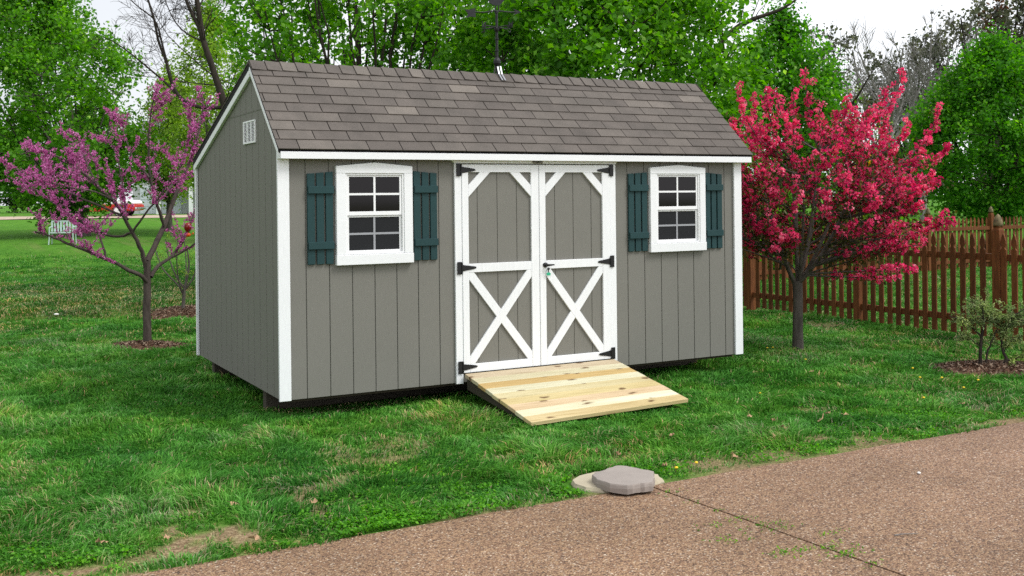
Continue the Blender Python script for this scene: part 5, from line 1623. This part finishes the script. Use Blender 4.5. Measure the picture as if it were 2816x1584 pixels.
f1 = tag(empty('picket_fence', (9.1, 0, 0)), 'near red-brown picket fence running back behind the pink tree', 'fence', 'red-brown picket fences')
fence(f1, [-2.10 + 0.148 * k for k in range(58)], [-2.20, 0.07, 2.34, 4.61], 1, -1, 0, (-2.2, 6.6))
f2 = tag(empty('picket_fence', (0, 8.9, -0.07)), 'far red-brown picket fence crossing the lawn beyond the near fence', 'fence', 'red-brown picket fences')
fence(f2, [12.3 + 0.148 * k for k in range(76)], [13.86, 16.14, 18.42, 20.71, 22.99], 0, 1, 0, (12.2, 23.6), 1.32)

# ------------------------------------------------------------------ far left: bench, vehicle, house
bx, by, bz = spot(-15.85, 37.3)
be = tag(empty('garden_bench', (bx, by, bz), -0.35), 'small white metal garden bench on the far lawn', 'bench')
wp = plain('pale_bench_paint', (0.42, 0.52, 0.50), 0.5)
mb = MB(); mb.box(-0.42, 0.42, -0.2, 0.2, 0.40, 0.43); mb.build('seat', wp, be)
mb = MB(); mb.box(-0.42, 0.42, 0.19, 0.22, 0.80, 0.84)
for k in range(9): mb.box(-0.40 + k * 0.1 - 0.03, -0.40 + k * 0.1 + 0.03, 0.195, 0.215, 0.45, 0.80)
mb.build('backrest', wp, be)
for sx_ in (-0.39, 0.39):
    for sy_ in (-0.18, 0.18):
        mb = MB(); mb.tube([(sx_, sy_, 0.40), (sx_ * 1.02, sy_ * 1.05, 0.2), (sx_ * 1.06, sy_ * 1.15, -0.02)], 0.022, 6); mb.build('leg', wp, be)
    mb = MB(); mb.tube([(sx_, -0.19, 0.43), (sx_, -0.2, 0.60), (sx_, 0.0, 0.62), (sx_, 0.2, 0.62)], 0.02, 6); mb.build('armrest', wp, be)

vx, vy, vz = spot(-25.8, 66)
car = tag(empty('parked_car', (vx, vy, vz + 0.02), -0.50), 'red and white vintage car parked on the gravel drive by the house', 'car')
cred = plain('red_car_paint', (0.42, 0.010, 0.008), 0.25); cwh = plain('white_car_paint', (0.80, 0.80, 0.80), 0.3); chrome = plain('chrome', (0.6, 0.6, 0.62), 0.2, 1.0); tyre = plain('black_tyre', (0.012, 0.012, 0.012), 0.8); cgl = plain('car_glass', (0.03, 0.04, 0.045), 0.1)
def car_body(prof_, w0, mat, name, w1=None):
    mb = MB(); mb.prism(prof_, 1, -w0, w0); return mb.build(name, mat, car, 0.05)
car_body([(-2.55, 0.34), (-2.6, 0.60), (-2.52, 0.72), (2.50, 0.72), (2.58, 0.62), (2.55, 0.34), (1.95, 0.30), (1.25, 0.30), (-1.2, 0.30), (-1.9, 0.30)], 0.90, cred, 'body')
car_body([(-2.50, 0.725), (-2.48, 0.98), (-1.2, 1.02), (0.95, 1.02), (2.3, 0.98), (2.50, 0.84), (2.50, 0.725)], 0.88, cwh, 'upper_body')
car_body([(-1.95, 1.025), (-1.45, 1.38), (0.35, 1.40), (1.0, 1.025)], 0.70, cgl, 'window_band')
car_body([(-1.52, 1.385), (-1.35, 1.48), (0.05, 1.50), (0.42, 1.405)], 0.74, cred, 'roof')
for xx in (-1.0, -0.1):
    mb = MB(); mb.box(xx - 0.04, xx + 0.04, -0.715, 0.715, 1.02, 1.40); mb.build('pillar', cwh, car)
for xx, s_ in ((-2.62, -1), (2.62, 1)):
    mb = MB(); mb.box(xx - 0.06, xx + 0.06, -0.86, 0.86, 0.40, 0.54); mb.build('bumper', chrome, car, 0.04)
for xx in (-1.55, 1.60):
    for yy in (-0.86, 0.86):
        wh = MB()
        pts = [(0.20, -0.10), (0.33, -0.10), (0.35, -0.05), (0.35, 0.05), (0.33, 0.10), (0.20, 0.10)]
        v = []; ns = 24
        for r, h in pts:
            for k in range(ns):
                a = 2 * math.pi * k / ns; v.append((xx + r * math.cos(a), yy + h, 0.34 + r * math.sin(a)))
        fs = [(q * ns + k, (q + 1) * ns + k, (q + 1) * ns + (k + 1) % ns, q * ns + (k + 1) % ns) for q in range(5) for k in range(ns)]
        wh.add(v, fs); wo = wh.build('wheel', tyre, car)
        rim = MB(); s_ = -1 if yy < 0 else 1
        v = []
        for r, h in [(0.28, 0.103), (0.20, 0.104), (0.12, 0.10), (0.02, 0.115)]:
            for k in range(ns):
                a = 2 * math.pi * k / ns; v.append((xx + r * math.cos(a), yy + s_ * h, 0.34 + r * math.sin(a)))
        fs = [(q * ns + k, q * ns + (k + 1) % ns, (q + 1) * ns + (k + 1) % ns, (q + 1) * ns + k) for q in range(3) for k in range(ns)]
        if s_ > 0: fs = [f[::-1] for f in fs]
        rim.add(v, fs); rim.build('white_wall', cwh, wo)

hx, hy, hz = spot(-25.0, 74)
house = tag(empty('house', (hx, hy, hz), -0.5015), 'pale grey house with a white raised deck and garage, behind the parked car', 'house')
hw_ = plain('pale_grey_house_siding', (0.42, 0.43, 0.44), 0.7, 0, 0.2, 0.1, 2); hr = plain('grey_house_roof', (0.15, 0.15, 0.16), 0.9, 0, 0.1, 0.2, 3); wt = plain('white_house_trim', (0.75, 0.76, 0.77), 0.5); dk = plain('shaded_porch', (0.03, 0.03, 0.03), 0.8); gd = plain('garage_door_paint', (0.55, 0.59, 0.64), 0.5)
mb = MB(); mb.box(-1.5, 8.5, 0, 7, -0.5, 4.6); mb.build('wall', hw_, house)
mb = MB(); mb.prism([(-0.6, 4.45), (3.5, 6.6), (7.6, 4.45), (7.6, 4.6), (3.5, 6.8), (-0.6, 4.6)], 0, -2.0, 9.0); mb.prism([(0.0, 4.6), (3.5, 6.55), (7.0, 4.6)], 0, -1.45, 8.45); mb.build('roof', hr, house)
for x0 in (-1.0, 0.55):
    mb = MB(); mb.box(x0, x0 + 1.35, -0.04, -0.005, -0.1, 1.95)
    for k in range(4): mb.box(x0 + 0.05, x0 + 1.3, -0.06, -0.041, k * 0.48 + 0.05, k * 0.48 + 0.42)
    mb.build('garage_door', gd, house)
mb = MB(); mb.box(1.0, 6.6, -2.6, -0.01, 2.05, 2.25); dkk = mb.build('deck', wt, house)
for x_ in (1.1, 3.3, 6.4):
    mb = MB(); mb.box(x_ - 0.12, x_ + 0.12, -2.55, -2.31, -0.3, 2.04); mb.build('deck_post', wt, house)
mb = MB()
for z in (2.34, 3.05): mb.box(1.0, 6.6, -2.6, -2.53, z, z + 0.07)
for k in range(43): mb.box(1.02 + k * 0.13, 1.07 + k * 0.13, -2.585, -2.545, 2.41, 3.05)
mb.build('railing', wt, house)
mb = MB(); mb.box(3.5, 6.3, -0.035, -0.005, 0, 1.9); mb.build('porch_opening', dk, house)
mb = MB()
for k in range(14):
    mb.prism([(4.2 + k * 0.16, 0.2), (4.26 + k * 0.16, 0.2), (4.26 + k * 0.16 - 0.6, 1.9), (4.2 + k * 0.16 - 0.6, 1.9)], 1, -2.50, -2.48)
    mb.prism([(3.6 + k * 0.16, 0.2), (3.66 + k * 0.16, 0.2), (3.66 + k * 0.16 + 0.6, 1.9), (3.6 + k * 0.16 + 0.6, 1.9)], 1, -2.47, -2.45)
mb.build('lattice', wt, house)
for x_ in (1.6, 4.2):
    mb = MB(); mb.box(x_, x_ + 1.5, -0.03, -0.005, 2.3, 4.2); f_ = mb.build('window', wt, house)
    mb = MB(); mb.box(x_ + 0.08, x_ + 1.42, -0.036, -0.031, 2.36, 4.12); mb.build('pane', cgl, f_)

# ------------------------------------------------------------------ small things on the lawn and the driveway
def dry_leaf(x_, y_, s, seed):
    r = random.Random(seed)
    n = 11; v = [(0, 0, 0.012)]
    for k in range(n):
        a = 2 * math.pi * k / n; q = s * (0.72 + 0.28 * (k % 2)) * (1.25 if k in (0, 1, n - 1) else 0.8)
        v.append((q * math.cos(a), q * math.sin(a) * 0.75, 0.008 + r.uniform(0.0, 0.016) * (k % 3)))
    v2 = [(a, b, c + 0.002) for a, b, c in v]
    fs = [(0, 1 + (k + 1) % n, 1 + k) for k in range(n)] + [(n + 1, n + 2 + k, n + 2 + (k + 1) % n) for k in range(n)]
    fs += [(1 + k, 1 + (k + 1) % n, n + 2 + (k + 1) % n, n + 2 + k) for k in range(n)]
    o = MB().add(v + v2, fs).build('fallen_leaf', M['dry_leaf'])
    o.location = (x_, y_, float(ground_z(x_, y_)) + (0.036 if y_ > -3.0 else 0.003)); o.rotation_euler = (r.uniform(-.3, .3), r.uniform(-.3, .3), r.uniform(0, 6.28))
    tag(o, 'small dry curled tan leaf lying on the lawn or at its edge', 'leaf', 'fallen dry leaves')

for k, (x_, y_) in enumerate([(-0.318, -0.03), (3.325, -1.902), (1.619, -2.235), (2.03, -1.822), (2.382, -2.112), (3.396, -2.115), (3.976, -2.132), (4.05, -2.231), (5.303, -2.382), (5.372, -0.522), (6.451, -0.463), (-0.552, -2.495), (-1.019, -2.942), (0.202, -3.007), (2.345, -2.867), (1.786, -2.823), (1.443, -2.127), (3.284, -2.366), (-1.432, -2.696), (-0.963, -2.249), (1.69, -2.405), (5.143, -2.302), (-1.75, -2.6), (3.0, -2.55)]):
    dry_leaf(x_, y_, 0.022 + 0.014 * ((k * 7) % 5) / 4, k)

d0 = None
for x_, y_ in [(4.11, -1.158), (1.974, -2.914), (6.297, -1.005), (5.915, -1.419), (6.09, -1.53), (6.293, -1.782), (5.177, -2.082), (5.849, -1.968), (5.753, -0.043), (-1.2, -1.453), (6.07, 0.81), (5.997, 0.822), (1.777, -2.953)]:
    if d0 is None:
        d0 = empty('dandelion', (0, 0, 0))
        mb = MB(); mb.lathe([(0.003, 0.058), (0.015, 0.064), (0.018, 0.070), (0.009, 0.076), (0.002, 0.077)], 0, 0, 10); mb.build('flower', M['yellow'], d0)
        mb = MB(); mb.tube([(0, 0, 0), (0.003, 0, 0.03), (0, 0, 0.06)], 0.002, 5); mb.build('stem', M['leaf_mid'], d0)
        o = d0
    else:
        o = d0.copy(); COL.objects.link(o)
        for ch in d0.children:
            c = ch.copy(); COL.objects.link(c); c.parent = o
    o.location = (x_, y_, float(ground_z(x_, y_))); o.scale = (0.7, 0.7, 0.9)
    tag(o, 'tiny yellow dandelion flower in the grass', 'flower', 'dandelions in the lawn')

mb = MB(); mb.tube([(2.02, -4.542, 0.010), (2.07, -4.556, 0.013), (2.11, -4.570, 0.011), (2.153, -4.585, 0.010)], [0.004, 0.0035, 0.003, 0.002], 6)
tag(mb.build('twig', M['bark_grey']), 'thin straight twig lying on the driveway slab', 'twig')
mb = MB(); mb.tube([(3.64, -2.35, 0.05), (3.67, -2.37, 0.075), (3.69, -2.36, 0.11)], [0.006, 0.005, 0.003], 6)
tag(mb.build('twig', M['dry_leaf']), 'pale broken twig sticking up from the lawn near the driveway', 'twig')
def pebble(x_, y_, z_, s, mat, lab, seed):
    r = random.Random(seed)
    mb = MB(); mb.lathe([(s * 0.5, 0), (s * 0.95, s * 0.25), (s, s * 0.5), (s * 0.7, s * 0.85), (s * 0.2, s)], 0, 0, 9)
    o = mb.build('pebble', mat, smooth=True); o.location = (x_, y_, z_); o.scale = (1, 0.7, 0.7); o.rotation_euler.z = r.uniform(0, 6)
    tag(o, lab, 'pebble', 'loose pale pebbles')
wps = plain('white_pebble', (0.7, 0.68, 0.64), 0.6)
pebble(3.177, -3.723, 0.004, 0.018, wps, 'white pebble lying on the upper part of the driveway slab', 1)
pebble(-0.72, 10.45, float(ground_z(-0.72, 10.45)) + 0.03, 0.045, wps, 'white stone in the far lawn behind the purple-pink tree', 2)
